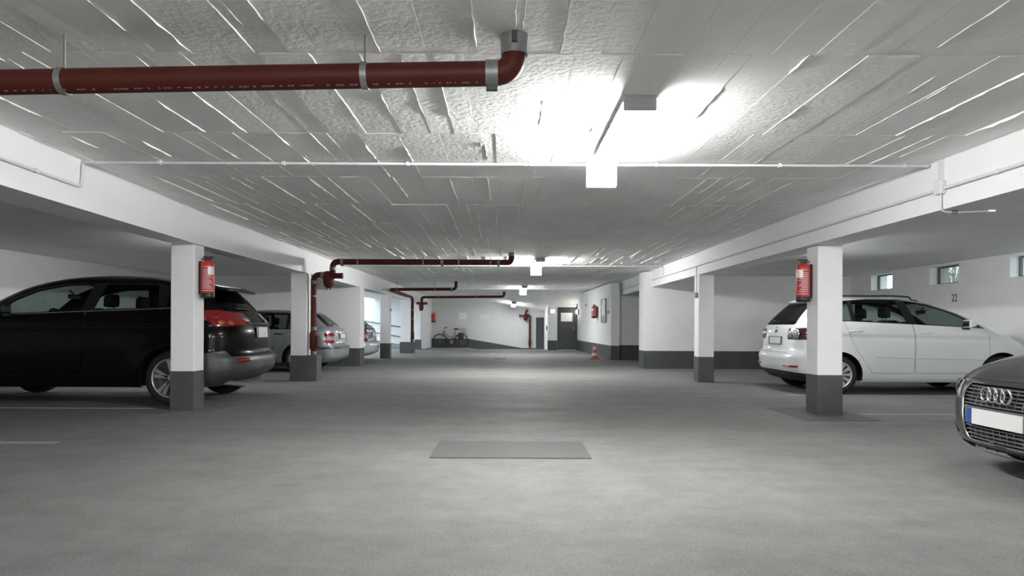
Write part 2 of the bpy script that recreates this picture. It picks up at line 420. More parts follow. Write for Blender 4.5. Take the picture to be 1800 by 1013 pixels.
for (xb, yb, lb) in ((-1.2, -4.6, 'added fill batten set across the aisle behind the viewpoint, over the left half'), (2.6, -4.6, 'added fill batten set across the aisle behind the viewpoint, over the right half'),
                     (-1.2, -8.6, 'added fill batten set across the aisle in the rear row behind the viewpoint, left half'), (2.6, -8.6, 'added fill batten set across the aisle in the rear row behind the viewpoint, right half')):
    batten(xb, yb, lb, (D_, S_*(0.4 if yb > -6 else 1.8), S_*(0.4 if yb > -6 else 1.8)), cross=True, group=FILL_LAMPS)  # unseen fill battens, added to light pillar fronts and walls from behind
batten(7.3, 1.4, 'added fill batten set across the right bay ceiling level with the viewpoint', (D_*0.6, S_*0.8, S_*0.8), z=BAYZ, cross=True, group=FILL_LAMPS)  # unseen batten added to brighten the right bay and the white car
batten(4.36, 10.0, 'added fill batten hidden behind the beam over the tail of the white car', (7, 25, 160), z=BAYZ, group=FILL_LAMPS)  # added fill, hidden by the beam, to brighten the right bay
batten(4.36, 4.6, 'added fill batten hidden behind the beam in the bay of the dark grey hatchback', (7, 25, 160), z=BAYZ, group=FILL_LAMPS)  # another added fill batten out of view in the right bay
batten(-4.40, 9.9, 'added fill batten hidden behind the beam over the black suv', (7, 160, 25), z=BAYZ, group=FILL_LAMPS)  # added fill, hidden by the beam, to brighten the left bay wall
# ================================================================== CARS
def pchip(xs, ys):
    xs = np.array(xs, float); ys = np.array(ys, float); h = np.diff(xs); dl = np.diff(ys)/h
    d = np.zeros_like(ys)
    for i in range(1, len(xs)-1):
        if dl[i-1]*dl[i] > 0:
            w1, w2 = 2*h[i]+h[i-1], h[i]+2*h[i-1]; d[i] = (w1+w2)/(w1/dl[i-1]+w2/dl[i])
    d[0], d[-1] = dl[0], dl[-1]
    def f(x):
        x = np.clip(x, xs[0], xs[-1]); i = np.clip(np.searchsorted(xs, x)-1, 0, len(h)-1)
        t = (x-xs[i])/h[i]
        return ((1+2*t)*(1-t)**2)*ys[i] + (t*(1-t)**2)*h[i]*d[i] + (t*t*(3-2*t))*ys[i+1] + (t*t*(t-1))*h[i]*d[i+1]
    return f
def in_poly(p, poly):
    x, y = p; c = False; n = len(poly); j = n-1
    for i in range(n):
        xi, yi = poly[i]; xj, yj = poly[j]
        if (yi > y) != (yj > y) and x < (xj-xi)*(y-yi)/(yj-yi)+xi: c = not c
        j = i
    return c
def inset(poly, d):
    """offset a polygon inwards by d"""
    n = len(poly); a = sum(poly[i][0]*poly[(i+1) % n][1]-poly[(i+1) % n][0]*poly[i][1] for i in range(n)); s = 1 if a > 0 else -1
    out = []
    for i in range(n):
        p, q, r = Vector(poly[i-1]), Vector(poly[i]), Vector(poly[(i+1) % n])
        e1, e2 = (q-p).normalized(), (r-q).normalized()
        n1, n2 = Vector((-e1.y, e1.x))*s, Vector((-e2.y, e2.x))*s
        b = (n1+n2); k = max(0.35, (1+n1.dot(n2))/2)
        q2 = q + b*0.5*d/k; out.append((q2.x, q2.y))
    return out
def rounded(poly, r, n=3):
    out = []; m = len(poly)
    for i in range(m):
        a, b, c = Vector(poly[i-1]), Vector(poly[i]), Vector(poly[(i+1) % m])
        u, w = a-b, c-b; q = min(r, u.length*0.45, w.length*0.45); s, e = b+u.normalized()*q, b+w.normalized()*q
        for k in range(n+1):
            t = k/n; p = s*(1-t)**2+b*2*t*(1-t)+e*t*t; out.append((p.x, p.y))
    return out
class Car:
    """body skin as a stack of plan outlines; panels, panes and lamps are cut out of it as pieces of their own"""
    def __init__(self, name, label, spec, paint, loc, rz, group=None):
        self.S = spec; self.root = thing(name, label, 'car', loc, rz, group); self.paint = paint
        self.skin(); self.pieces = []; self.pid_n = 1
    def skin(self):
        S = self.S
        F, Rr, W = pchip(*zip(*S['front'])), pchip(*zip(*S['rear'])), pchip(*zip(*S['width']))
        cf, cr = pchip(*zip(*S['cf'])), pchip(*zip(*S['cr']))
        af, ar = pchip(*zip(*S.get('af', [(0, 2.6), (3, 2.6)]))), pchip(*zip(*S.get('ar', [(0, 3.0), (3, 3.0)])))
        z0, z1 = S['z0'], S['z1']
        zz = np.linspace(z0, z1, 900)
        m = np.maximum.reduce([np.abs(np.gradient(f(zz))) for f in (F, Rr, W)] + [np.abs(np.gradient(zz))])
        cum = np.concatenate([[0], np.cumsum(m[1:])]); NV = S.get('nv', 84)
        lev = np.interp(np.linspace(0, cum[-1], NV), cum, zz)
        nq, ns = 15, 46; rows = []
        belt = S.get('tilt', 0.0)
        for z in lev:
            f, r, w = float(F(z)), float(Rr(z)), float(W(z)); L = max(f-r, 0.02); c0, c1 = min(float(cr(z)), L*0.49), min(float(cf(z)), L*0.49)
            a0, a1 = float(ar(z)), float(af(z)); half = []
            for k in range(nq):
                t = PI/2*k/nq; half.append((r+c0*(1-math.cos(t)**(2/a0)), w*math.sin(t)**(2/a0)))
            for k in range(ns+1):
                t = k/ns; half.append((r+c0+(L-c0-c1)*t, w))
            for k in range(nq-1, -1, -1):
                t = PI/2*k/nq; half.append((f-c1*(1-math.cos(t)**(2/a1)), w*math.sin(t)**(2/a1)))
            xm = S['L']/2
            half = [(x, y*(1-S.get('taper', 0.05)*(abs(x-xm)/xm)**3)) for x, y in half]
            ring = half + [(x, -y) for x, y in half[-2:0:-1]]
            rows.append([(x, y, float(z)) for x, y in ring])
        n = len(rows[0]); bm = bmesh.new(); V = [[bm.verts.new(p) for p in row] for row in rows]
        for i in range(len(rows)-1):
            for k in range(n): bm.faces.new((V[i][k], V[i][(k+1) % n], V[i+1][(k+1) % n], V[i+1][k]))
        top = bm.verts.new((sum(v.co.x for v in V[-1])/n, 0, z1+0.002))
        for k in range(n): bm.faces.new((V[-1][k], V[-1][(k+1) % n], top))
        bmesh.ops.recalc_face_normals(bm, faces=bm.faces)
        # flares over the wheels, a pressed shoulder line
        for v in bm.verts:
            if abs(v.co.y) > 0.3:
                for ax in (S['ra'], S['fa']):
                    d = math.hypot(v.co.x-ax, v.co.z-S['wr'])
                    v.co.y += math.copysign(S.get('flare', 0.02)*math.exp(-((d-S['arch'])/0.10)**2), v.co.y)
                if S.get('crease'):
                    zc = S['crease'](v.co.x); v.co.y -= math.copysign(0.010*math.exp(-((v.co.z-zc+0.05)/0.035)**2), v.co.y)
        self.bm = bm; self.pid = bm.faces.layers.int.new('pid'); bm.normal_update()
        self.bvh = BVHTree.FromBMesh(bm)
        self.bottom = [tuple(v.co) for v in V[0]]
    # -- projections onto the skin
    def side(self, x, z, s=1, off=0.0):
        h = self.bvh.ray_cast(Vector((x, 3*s, z)), Vector((0, -s, 0)))
        if h[0] is None: return Vector((x, 0.8*s, z)), Vector((0, s, 0))
        return h[0]+h[1]*off, h[1]
    def rear(self, y, z, off=0.0):
        h = self.bvh.ray_cast(Vector((-3, y, z)), Vector((1, 0, 0)))
        if h[0] is None: return Vector((0, y, z)), Vector((-1, 0, 0))
        return h[0]+h[1]*off, h[1]
    def front(self, y, z, off=0.0):
        h = self.bvh.ray_cast(Vector((9, y, z)), Vector((-1, 0, 0)))
        if h[0] is None: return Vector((self.S['L'], y, z)), Vector((1, 0, 0))
        return h[0]+h[1]*off, h[1]
    def top(self, x, y, off=0.0):
        h = self.bvh.ray_cast(Vector((x, y, 4)), Vector((0, 0, -1)))
        if h[0] is None: return Vector((x, y, 1)), Vector((0, 0, 1))
        return h[0]+h[1]*off, h[1]
    def cut(self, poly, view, pred=None, extra=(), frm=(0,)):
        """faces (of pieces frm) inside poly seen along view ('side','end','top'); returns a new piece id"""
        bm, pid = self.bm, self.pid
        A, B = {'side': (0, 2), 'end': (1, 2), 'top': (0, 1)}[view]
        xs, ys = [p[0] for p in poly], [p[1] for p in poly]; x0, x1, y0, y1 = min(xs), max(xs), min(ys), max(ys)
        cand = []
        for f in bm.faces:
            if f[pid] not in frm: continue
            c = f.calc_center_median()
            if pred and not pred(c, f.normal): continue
            fa = [v.co[A] for v in f.verts]; fb = [v.co[B] for v in f.verts]
            if max(fa) < x0 or min(fa) > x1 or max(fb) < y0 or min(fb) > y1: continue
            cand.append(f)
        planes = list(extra); n = len(poly)
        for i in range(n):
            p, q = poly[i], poly[(i+1) % n]; co = Vector((0, 0, 0)); co[A], co[B] = p
            no = Vector((0, 0, 0)); no[A], no[B] = -(q[1]-p[1]), (q[0]-p[0])
            if no.length > 1e-7: planes.append((co, no.normalized()))
        geom = cand
        for co, no in planes:
            g = set(geom); vs = set(); es = set()
            for f in geom: vs.update(f.verts); es.update(f.edges)
            res = bmesh.ops.bisect_plane(bm, geom=list(g)+list(es)+list(vs), dist=1e-6, plane_co=co, plane_no=no)
            geom = [e for e in res['geom'] if isinstance(e, bmesh.types.BMFace)]
        k = self.pid_n; self.pid_n += 1
        for f in geom:
            if f[pid] in frm:
                c = f.calc_center_median()
                if in_poly((c[A], c[B]), poly) and (pred is None or pred(c, f.normal)): f[pid] = k
        return k
    def piece(self, k, name, m, parent=None, side=None, push=0.0, label=None):
        self.pieces.append((k, name, m, parent, side, push, label)); return len(self.pieces)-1
    def finish(self):
        bm = self.bm; bm.normal_update(); objs = {}
        nrm = {v: v.normal.copy() for v in bm.verts}
        order = [(0, 'body', self.paint, None, None, 0.0, None)] + self.pieces
        for idx, (k, name, m, parent, side, push, label) in enumerate(order):
            fs = [f for f in bm.faces if f[self.pid] == k and (side is None or f.calc_center_median().y*side > 0)]
            if not fs or m is None: continue
            vm, vs, fl, ns = {}, [], [], []
            for f in fs:
                q = []
                for v in f.verts:
                    if v not in vm: vm[v] = len(vs); vs.append(tuple(v.co+nrm[v]*push)); ns.append(tuple(nrm[v]))
                    q.append(vm[v])
                fl.append(q)
            me = bpy.data.meshes.new(name); me.from_pydata(vs, [], fl); me.update()
            me.polygons.foreach_set('use_smooth', [True]*len(fl)); me.normals_split_custom_set_from_vertices(ns)
            par = self.root if parent is None else objs.get(parent, self.root)
            o = link(name, me, m, par); objs[idx-1] = o
            if label: o['label'] = label
        # dark lining a little inside the skin, so the cabin does not show body paint
        vm, vs, fl = {}, [], []; solid = self.S.get('lining', ())
        for f in bm.faces:
            if (f[self.pid] == 0 or f[self.pid] in self.lined) and f.calc_center_median().z > 0.55:
                q = []
                for v in f.verts:
                    if v not in vm: vm[v] = len(vs); vs.append(tuple(v.co-nrm[v]*0.022))
                    q.append(vm[v])
                fl.append(q)
        me = bpy.data.meshes.new('cabin_lining'); me.from_pydata(vs, [], fl); me.update()
        link('cabin_lining', me, LINING, self.root)
        n = len(self.bottom); S = self.S
        ub = MB(); pts = [(x, y) for x, y, z in self.bottom if abs(y) > 1e-4 or True]
        cx = S['L']/2
        ub.box(0.30, S['L']-0.35, -0.50, 0.50, S['z0']+0.01, S['z0']+0.16)
        ub.box(S['ra']+S['arch']+0.03, S['fa']-S['arch']-0.03, -S['hw']+0.10, S['hw']-0.10, S['z0']+0.012, S['z0']+0.13)
        ub.build('underbody', BLACKP, self.root)
        bm.free(); self.objs = objs
        return objs
LINING = mat('cabin_lining', (0.018, 0.019, 0.020), 0.85)
SEATM = mat('dark_seat_cloth', (0.012, 0.012, 0.013), 0.9)
SEAM = mat('panel_gap', (0.012, 0.012, 0.012), 0.8)
GLOSSB = mat('black_gloss_trim', (0.008, 0.008, 0.009), 0.18)
LAMPRED = mat('tail_lamp_red', (0.20, 0.008, 0.010), 0.12, coat=0.8)
LAMPWHITE = mat('lamp_clear', (0.34, 0.33, 0.32), 0.12, 0.3, coat=0.8)
LAMPAMB = mat('lamp_amber', (0.30, 0.085, 0.02), 0.15, coat=0.6)
ALLOY = mat('alloy_silver', (0.52, 0.53, 0.54), 0.32, 0.8)
PLATE = mat('number_plate_white', (0.64, 0.65, 0.64), 0.4)
PBLUE = mat('number_plate_blue', (0.02, 0.07, 0.30), 0.4)

def wheel(car, x, s, style):
    S = car.S; r = S['wr']; rr = S['rim']; w = S.get('tw', 0.215)
    yo = S['hw']-S.get('win', 0.03)
    t = bpy.data.objects.new('wheel', None); COL.objects.link(t); t.parent = car.root; t.location = (x, s*yo, r); t.empty_display_size = 0.1
    if s < 0: t.rotation_euler = (0, 0, PI)
    # local: outward is +y
    ty = MB(); ty.lathe([(rr, -0.03), (rr+0.015, 0.0), (r-0.05, 0.004), (r-0.012, -0.02), (r, -0.05), (r, -w+0.05), (r-0.012, -w+0.02), (rr, -w+0.01)], axis='y', n=44)
    ty.build('tyre', RUBBER, t)
    rm = MB(); rm.lathe([(rr+0.004, 0.0), (rr-0.012, 0.002), (rr-0.022, -0.02), (rr-0.035, -0.12), (rr-0.03, -w+0.02)], axis='y', n=44)
    ro = rm.build('rim', ALLOY, t)
    d = MB(); d.lathe([(0.001, -0.13), (rr-0.035, -0.13)], axis='y', n=30); d.build('brake_disc', DKMETAL, t)
    sp = MB()
    if style == 'twin5':
        for k in range(5):
            for da in (-0.17, 0.17):
                a = 2*PI*k/5+0.3; a1 = a+da; c, q = math.cos(a), math.sin(a); c1, q1 = math.cos(a1), math.sin(a1)
                for (u0, u1, w0, w1) in [(0.05, rr-0.012, 0.016, 0.026)]:
                    p0, p1 = Vector((c*u0, 0, q*u0)), Vector((c1*u1, 0, q1*u1)); dr = (p1-p0).normalized(); n = Vector((-dr.z, 0, dr.x))
                    vs = [p0+n*w0, p0-n*w0, p1-n*w1, p1+n*w1]
                    sp.add([v+Vector((0, -0.012, 0)) for v in vs]+[v+Vector((0, -0.05, 0)) for v in vs], [(0,1,2,3),(0,4,5,1),(1,5,6,2),(2,6,7,3),(3,7,4,0)])
    else:
        for k in range(style):
            a = 2*PI*k/style; c, q = math.cos(a), math.sin(a)
            p0, p1 = Vector((c*0.05, 0, q*0.05)), Vector((c*(rr-0.012), 0, q*(rr-0.012))); n = Vector((-q, 0, c))
            vs = [p0+n*0.012, p0-n*0.012, p1-n*0.030, p1+n*0.030]
            sp.add([v+Vector((0, -0.010, 0)) for v in vs]+[v+Vector((0, -0.05, 0)) for v in vs], [(0,1,2,3),(0,4,5,1),(1,5,6,2),(2,6,7,3),(3,7,4,0)])
    sp.build('spokes', ALLOY, t)
    MB().lathe([(0.001, -0.004), (0.05, -0.006), (0.062, -0.02), (0.062, -0.06)], axis='y', n=20).build('hub_cap', ALLOY, t)
    return t
def liner(car, x, s):
    S = car.S; m = MB(); n = 22; r = S['arch']; y0, y1 = s*(S['hw']-0.012), s*(S['hw']-0.42); vs = []
    for k in range(n+1):
        a = PI*(-0.08)+PI*1.16*k/n
        for y in (y0, y1): vs.append((x+r*math.cos(a), y, S['wr']+r*math.sin(a)))
    m.add(vs, [(2*k, 2*k+1, 2*k+3, 2*k+2) for k in range(n)], True)
    m.add([(x, y1, S['wr'])]+[vs[2*k+1] for k in range(n+1)], [(0, k+1, k+2) for k in range(n)])
    m.build('arch_liner', BLACKP, car.root)
def seat(car, x, y, z, rear=False, wd=0.25):
    r = car.root; m = MB()
    m.prism([(x-0.05, z-0.42), (x+0.46, z-0.40), (x+0.48, z-0.28), (x+0.06, z-0.30)], y-wd, y+wd, 'y')
    m.prism([(x-0.06, z-0.40), (x+0.09, z-0.38), (x-0.04, z+0.14), (x-0.10, z+0.20), (x-0.19, z+0.18)], y-wd, y+wd, 'y')
    o = m.build('seat', SEATM, r, 0.045, 3)
    h = MB(); h.prism([(x-0.23, z+0.235), (x-0.13, z+0.225), (x-0.135, z+0.36), (x-0.17, z+0.415), (x-0.235, z+0.405)], y-0.13, y+0.13, 'y'); hd = h.build('headrest', SEATM, o, 0.05, 4)
    for q in (-0.05, 0.05): MB().cyl((x-0.17, y+q, z+0.14), (x-0.185, y+q, z+0.26), 0.008, 8).build('headrest_post', STEEL, o)
def cabin(car, seats, dash, wheel_y, mirror):
    r = car.root
    for s in seats: seat(car, *s)
    x, z = dash; w = car.S['hw']-0.12
    MB().prism([(x-0.42, z-0.34), (x-0.44, z-0.10), (x-0.30, z+0.02), (x+0.22, z+0.01), (x+0.30, z-0.34)], -w, w, 'y').build('dashboard', LINING, r, 0.03, 3)
    st = MB(); c = Vector((x-0.58, wheel_y, z-0.04)); ax = Vector((-0.90, 0, 0.44)).normalized(); u = Vector((0, 1, 0)); v = ax.cross(u)
    st.tube([c+(u*math.cos(2*PI*k/24)+v*math.sin(2*PI*k/24))*0.185 for k in range(25)], 0.017, 8, caps=False)
    for a in (PI*0.0, PI, PI*1.5): st.cyl(c, c+(u*math.cos(a)+v*math.sin(a))*0.18, 0.018, 8)
    st.cyl(c+ax*0.02, c-ax*0.22, 0.05, 12); st.build('steering_wheel', BLACKP, r)
    mx, mz = mirror; MB().box(mx-0.02, mx+0.012, -0.125, 0.125, mz-0.035, mz+0.035).build('rear_view_mirror', BLACKP, r, 0.012, 2)
    MB().cyl((mx, 0, mz+0.03), (mx+0.06, 0, mz+0.09), 0.010, 8).build('mirror_stalk', BLACKP, r)
def strip(car, pts, rad, name, m, s=None, mode='side', parent=None, n=6, off=0.0):
    """a thin bead following the skin through (a, b) points seen from the side or the ends"""
    path = []
    for (a0, b0), (a1, b1) in zip(pts, pts[1:]):
        k = max(2, int(math.hypot(a1-a0, b1-b0)/0.05))
        path += [(a0+(a1-a0)*i/k, b0+(b1-b0)*i/k) for i in range(k)]
    path.append(pts[-1])
    P = [(car.side(a, b, s, off) if mode == 'side' else car.rear(a, b, off) if mode == 'rear' else car.front(a, b, off))[0] for a, b in path]
    return MB().tube(P, rad, n).build(name, m, parent or car.root)
def patch_frame(p, n, up=Vector((0, 0, 1))):
    x = up.cross(n).normalized(); y = n.cross(x).normalized()
    return Matrix.Translation(p) @ Matrix((x, y, n)).transposed().to_4x4()
def number_plate(car, y, z, end, w=0.52, h=0.112, holder=True):
    p, n = (car.rear if end == 'rear' else car.front)(y, z, 0.0)
    n = Vector((n.x, 0, n.z*0.4)).normalized()
    M = patch_frame(p+n*0.016, n)
    pl = MB().box(-w/2, w/2, -h/2, h/2, -0.004, 0.004).move(M).build('number_plate', PLATE, car.root)
    MB().box(-w/2, -w/2+0.045, -h/2, h/2, 0.0041, 0.006).move(M).build('blue_strip', PBLUE, pl)
    if holder: MB().box(-w/2-0.014, w/2+0.014, -h/2-0.014, h/2+0.014, -0.022, -0.002).move(M).build('plate_holder', DKMETAL, pl)
    return pl, M
def door_mirror(car, x, z, s, m):
    p, n = car.side(x, z, s)
    yc = p.y+s*0.14; ob = MB().prism([(x-0.055, z-0.005), (x+0.055, z+0.02), (x+0.06, z+0.07), (x+0.02, z+0.115), (x-0.055, z+0.125)], yc-0.10, yc+0.10, 'y').build('door_mirror', m, car.root, 0.035, 4)
    MB().prism([(x-0.03, z-0.035), (x+0.05, z-0.035), (x+0.03, z+0.01), (x-0.03, z+0.01)], min(p.y-s*0.02, p.y+s*0.09), max(p.y-s*0.02, p.y+s*0.09), 'y').build('mirror_foot', BLACKP, ob, 0.008)
    MB().box(x-0.060, x-0.054, yc-0.075, yc+0.075, z+0.015, z+0.105).build('mirror_glass', CHROME, ob)
def handle(car, x, z, s, m, parent=None, ln=0.19):
    p, n = car.side(x, z, s); q, _ = car.side(x+ln, z+0.006, s)
    o = MB().tube([p-n*0.01, p+n*0.028, p+n*0.034+Vector((0.05, 0, 0.002)), q+n*0.034-Vector((0.05, 0, 0)), q+n*0.028, q-n*0.01], [0.012, 0.013, 0.015, 0.015, 0.013, 0.012], 8)
    return o.build('door_handle', m, car.root if parent is None else car.objs.get(parent, car.root))
def circle(cx, cz, r, n=28, a0=0): return [(cx+r*math.cos(2*PI*k/n+a0), cz+r*math.sin(2*PI*k/n+a0)) for k in range(n)]
SIDE = lambda c, n: abs(c.y) > 0.35
def glaze_side(car, wins, gm, frame_poly=None):
    """window panes cut per side; wins: list of polygons; the strip between them inside frame_poly becomes black frame"""
    idx = {1: [], -1: []}; pr = lambda c, n: abs(c.y) > 0.30 and abs(n.y) > 0.25
    ks = [car.cut(rounded(w, 0.03), 'side', pr) for w in wins]
    for k in ks:
        for s in (1, -1): idx[s].append(car.piece(k, 'side_window', gm, None, s))
    if frame_poly:
        k = car.cut(frame_poly, 'side', pr); car.lined.add(k)
        for s in (1, -1): car.piece(k, 'window_frame', GLOSSB, None, s)
    return idx
def arches(car):
    pr = lambda c, n: abs(c.y) > 0.45
    for ax in (car.S['ra'], car.S['fa']):
        car.cut(circle(ax, car.S['wr'], car.S['arch']), 'side', pr)   # left out: an open arch
def doors(car, polys, m):
    pr = lambda c, n: abs(c.y) > 0.35
    out = []
    for poly in polys:
        poly = rounded(poly, 0.05)
        ki = car.cut(inset(poly, 0.005), 'side', pr); ko = car.cut(poly, 'side', pr)
        car.lined.add(ki)
        for s in (1, -1):
            out.append((s, car.piece(ki, 'door', m, None, s)))
            car.piece(ko, 'door_gap', SEAM, None, s, -0.008)
    return out
def paint(name, col, metal=0.3, rough=0.35, coat=1.0, spec=0.5):
    return mat(name, col, rough, metal, spec=spec, coat=coat)
# ------------------------------------------------------------------ white compact people carrier (right bay, tail to the aisle)
def white_mpv():
    S = dict(L=4.25, hw=0.88, z0=0.20, z1=1.605, ra=0.77, fa=3.40, wr=0.32, rim=0.215, arch=0.375, flare=0.012, win=0.035,
        rear=[(0.20, 0.22), (0.27, 0.11), (0.37, 0.02), (0.43, 0.0), (0.60, 0.0), (0.66, 0.03), (0.70, 0.07), (0.90, 0.085), (1.07, 0.11), (1.165, 0.16), (1.41, 0.38), (1.53, 0.52), (1.575, 0.66), (1.595, 0.95), (1.605, 1.30)],
        front=[(0.20, 4.10), (0.30, 4.22), (0.50, 4.25), (0.62, 4.22), (0.72, 4.17), (0.80, 4.10), (0.915, 3.93), (1.00, 3.70), (1.09, 3.47), (1.185, 3.27), (1.35, 2.95), (1.49, 2.57), (1.56, 2.26), (1.59, 1.95), (1.605, 1.50)],
        width=[(0.20, 0.80), (0.26, 0.85), (0.40, 0.872), (0.70, 0.88), (0.95, 0.875), (1.08, 0.855), (1.14, 0.835), (1.30, 0.765), (1.45, 0.685), (1.53, 0.625), (1.575, 0.53), (1.595, 0.38), (1.605, 0.20)],
        cf=[(0.2, 0.55), (0.7, 0.6), (1.0, 0.75), (1.2, 0.50), (1.5, 0.55), (1.61, 0.3)], cr=[(0.2, 0.30), (0.7, 0.26), (1.1, 0.28), (1.3, 0.30), (1.55, 0.32), (1.61, 0.3)],
        af=[(0, 2.4), (3, 2.4)], ar=[(0, 3.2), (1.0, 3.2), (1.2, 3.4), (3, 3.0)], taper=0.05, crease=lambda x: 0.985-0.04*(x-1.0)/2.5)
    P = paint('white_car_paint', (0.66, 0.68, 0.70), 0.0, 0.3)
    car = Car('parked_car', 'white compact people carrier with roof rails, parked tail outwards behind the pillar', S, P, (4.62, 11.63, 0), 0)
    car.lined = set()
    GL = glass('car_window_green', (0.62, 0.70, 0.66), 0.02, 0.55); GD = glass('car_window_dark', (0.10, 0.11, 0.11), 0.02, 0.9)
    # windows
    w1 = [(0.62, 1.205), (1.00, 1.195), (1.00, 1.525), (0.80, 1.49)]
    w2 = [(1.06, 1.192), (1.90, 1.155), (1.80, 1.535), (1.35, 1.545), (1.06, 1.53)]
    w3 = [(2.04, 1.150), (2.84, 1.105), (2.84, 1.26), (2.60, 1.37), (2.30, 1.465), (1.93, 1.53)]
    w4 = [(2.90, 1.100), (3.10, 1.092), (2.90, 1.235)]
    fr = [(0.50, 1.19), (1.0, 1.185), (2.0, 1.140), (3.20, 1.075), (2.80, 1.315), (2.35, 1.475), (1.84, 1.555), (1.34, 1.562), (0.85, 1.525)]
    idx = glaze_side(car, [w1, w2, w3, w4], GL, fr)
    k = car.cut(rounded([(-0.60, 1.13), (0.60, 1.13), (0.47, 1.50), (-0.47, 1.50)], 0.06), 'end', lambda c, n: c.x < 1.0 and n.x < -0.2); car.piece(k, 'rear_window', GD)
    k = car.cut([(-0.70, 1.10), (0.70, 1.10), (0.50, 1.52), (-0.50, 1.52)], 'end', lambda c, n: c.x > 2.0 and n.x > 0.2 and n.z > 0.2); car.piece(k, 'windscreen', GL)
    # tail lamps: dark housings with round clear lenses
    pr = lambda c, n: c.x < 0.45 and abs(c.y) > 0.40
    ex = [(Vector((0, 0.45, 0)), Vector((0, 1, 0))), (Vector((0, -0.45, 0)), Vector((0, 1, 0)))]
    k = car.cut([(-0.05, 0.885), (0.42, 0.885), (0.42, 1.085), (-0.05, 1.055)], 'side', lambda c, n: c.x < 0.43 and abs(c.y) > 0.45, ex)
    LH = mat('lamp_housing_dark', (0.035, 0.012, 0.012), 0.12, coat=0.8)
    for s in (1, -1): car.piece(k, 'tail_lamp', LH, None, s, 0.006)
    kb = car.cut([(-0.1, 0.20), (0.45, 0.20), (0.45, 0.315), (0.12, 0.345), (-0.1, 0.385)], 'side', lambda c, n: c.x < 0.45); car.piece(kb, 'bumper_skirt', BLACKP)
    kh = car.cut([(-0.52, 0.665), (0.52, 0.665), (0.55, 0.673), (0.55, 0.67), (-0.55, 0.67), (-0.55, 0.673)], 'end', lambda c, n: c.x < 0.4 and n.x < -0.1)
    arches(car)
    rd = [(0.86, 1.19), (0.86, 1.55), (1.34, 1.575), (1.80, 1.570), (1.955, 1.15), (1.99, 0.95), (1.98, 0.345), (1.30, 0.345), (1.20, 0.50), (1.02, 0.76)]
    fd = [(1.965, 1.15), (1.815, 1.57), (2.36, 1.49), (2.82, 1.325), (3.16, 1.085), (3.20, 0.95), (3.19, 0.36), (1.99, 0.345), (2.0, 0.95)]
    dd = doors(car, [rd, fd], P)
    o = car.finish()
    for s, di in dd:
        d = o.get(di)
        if d is None: continue
    for i, (xx, zz, di) in enumerate([(0.93, 1.02, 0), (2.06, 0.995, 2)]):
        for s in (1, -1): handle(car, xx, zz, s, P, [q for q in dd if q[0] == s][0 if di == 0 else 1][1])
    for s in (1, -1):
        strip(car, [(1.36, 0.62), (1.965, 0.605)], 0.012, 'side_moulding', P, s, off=0.0); strip(car, [(2.01, 0.603), (3.10, 0.575)], 0.012, 'side_moulding', P, s)
        for yy, rr in ((0.56, 0.062), (0.69, 0.078)):
            p, n = car.rear(s*yy, 0.975); n = Vector((n.x, n.y*0.6, 0.05)).normalized()
            t = MB().lathe([(rr, 0.0), (rr*0.9, 0.02), (rr*0.55, 0.028), (0.001, 0.03)], axis='z', n=20).move(patch_frame(p+n*0.004, n)).build('tail_lens', LAMPWHITE, car.root)
            MB().lathe([(rr+0.006, 0.004), (rr+0.004, 0.016), (rr-0.004, 0.016)], axis='z', n=20).move(patch_frame(p+n*0.004, n)).build('lens_ring', CHROME, t)
        rl = [car.top(0.62+0.05*i, s*0.545, 0.045 if 1 < i < 30 else 0.004)[0] for i in range(33)]
        MB().tube(rl, 0.014, 8).build('roof_rail', BLACKP, car.root)
        door_mirror(car, 2.79, 1.095, s, P)
        q = [car.rear(s*y, 0.445, 0.003)[0] for y in (0.50, 0.58, 0.66, 0.74, 0.80)]; MB().tube(q, 0.018, 8).build('rear_reflector', LAMPRED, car.root)
        for x in (S['ra'], S['fa']): liner(car, x, s); wheel(car, x, s, 12)
    number_plate(car, 0, 0.86, 'rear', 0.50, 0.112)
    # round badge
    p, n = car.rear(0, 1.045); b = MB(); M_ = patch_frame(p+n*0.006, n)
    b.tube([M_ @ Vector((0.05*math.cos(2*PI*k/20), 0.05*math.sin(2*PI*k/20), 0)) for k in range(21)], 0.007, 6, caps=False)
    for u in ([(-0.030, 0.036), (0, -0.012), (0.030, 0.036)], [(-0.046, 0.014), (-0.018, -0.044), (0, -0.008), (0.018, -0.044), (0.046, 0.014)]):
        b.tube([M_ @ Vector((x, y, 0.002)) for x, y in u], 0.005, 6)
    b.build('badge', CHROME, car.root)
    wp = [car.rear(-0.02+0.028*i, 1.165+0.002*i, 0.014)[0] for i in range(12)]; MB().tube(wp, 0.008, 6).build('rear_wiper', BLACKP, car.root)
    sp = MB(); sv = []
    for i in range(13):
        y = -0.50+i/12.0; p = car.rear(y, 1.515)[0]; q = car.rear(y, 1.555)[0]
        sv += [p+Vector((-0.075, 0, 0.005)), q+Vector((-0.075, 0, 0.012)), q+Vector((0.12, 0, 0.022)), p+Vector((0.02, 0, 0))]
    sp.add(sv, [(4*i+j, 4*i+(j+1) % 4, 4*i+4+(j+1) % 4, 4*i+4+j) for i in range(12) for j in range(4)]+[(0,1,2,3),(48,49,50,51)]); sp.build('spoiler', P, car.root)
    p = car.rear(0.42, 0.25)[0]; MB().cyl(p+Vector((-0.01, 0, 0.0)), p+Vector((0.2, 0, 0.01)), 0.028, 12).build('exhaust_pipe', DKMETAL, car.root)
    cabin(car, [(1.95, -0.37, 1.02), (1.95, 0.37, 1.02), (1.05, -0.40, 1.00), (1.05, 0.40, 1.00)], (3.05, 1.06), 0.37, (2.62, 1.36))
    # head lamps
    return car
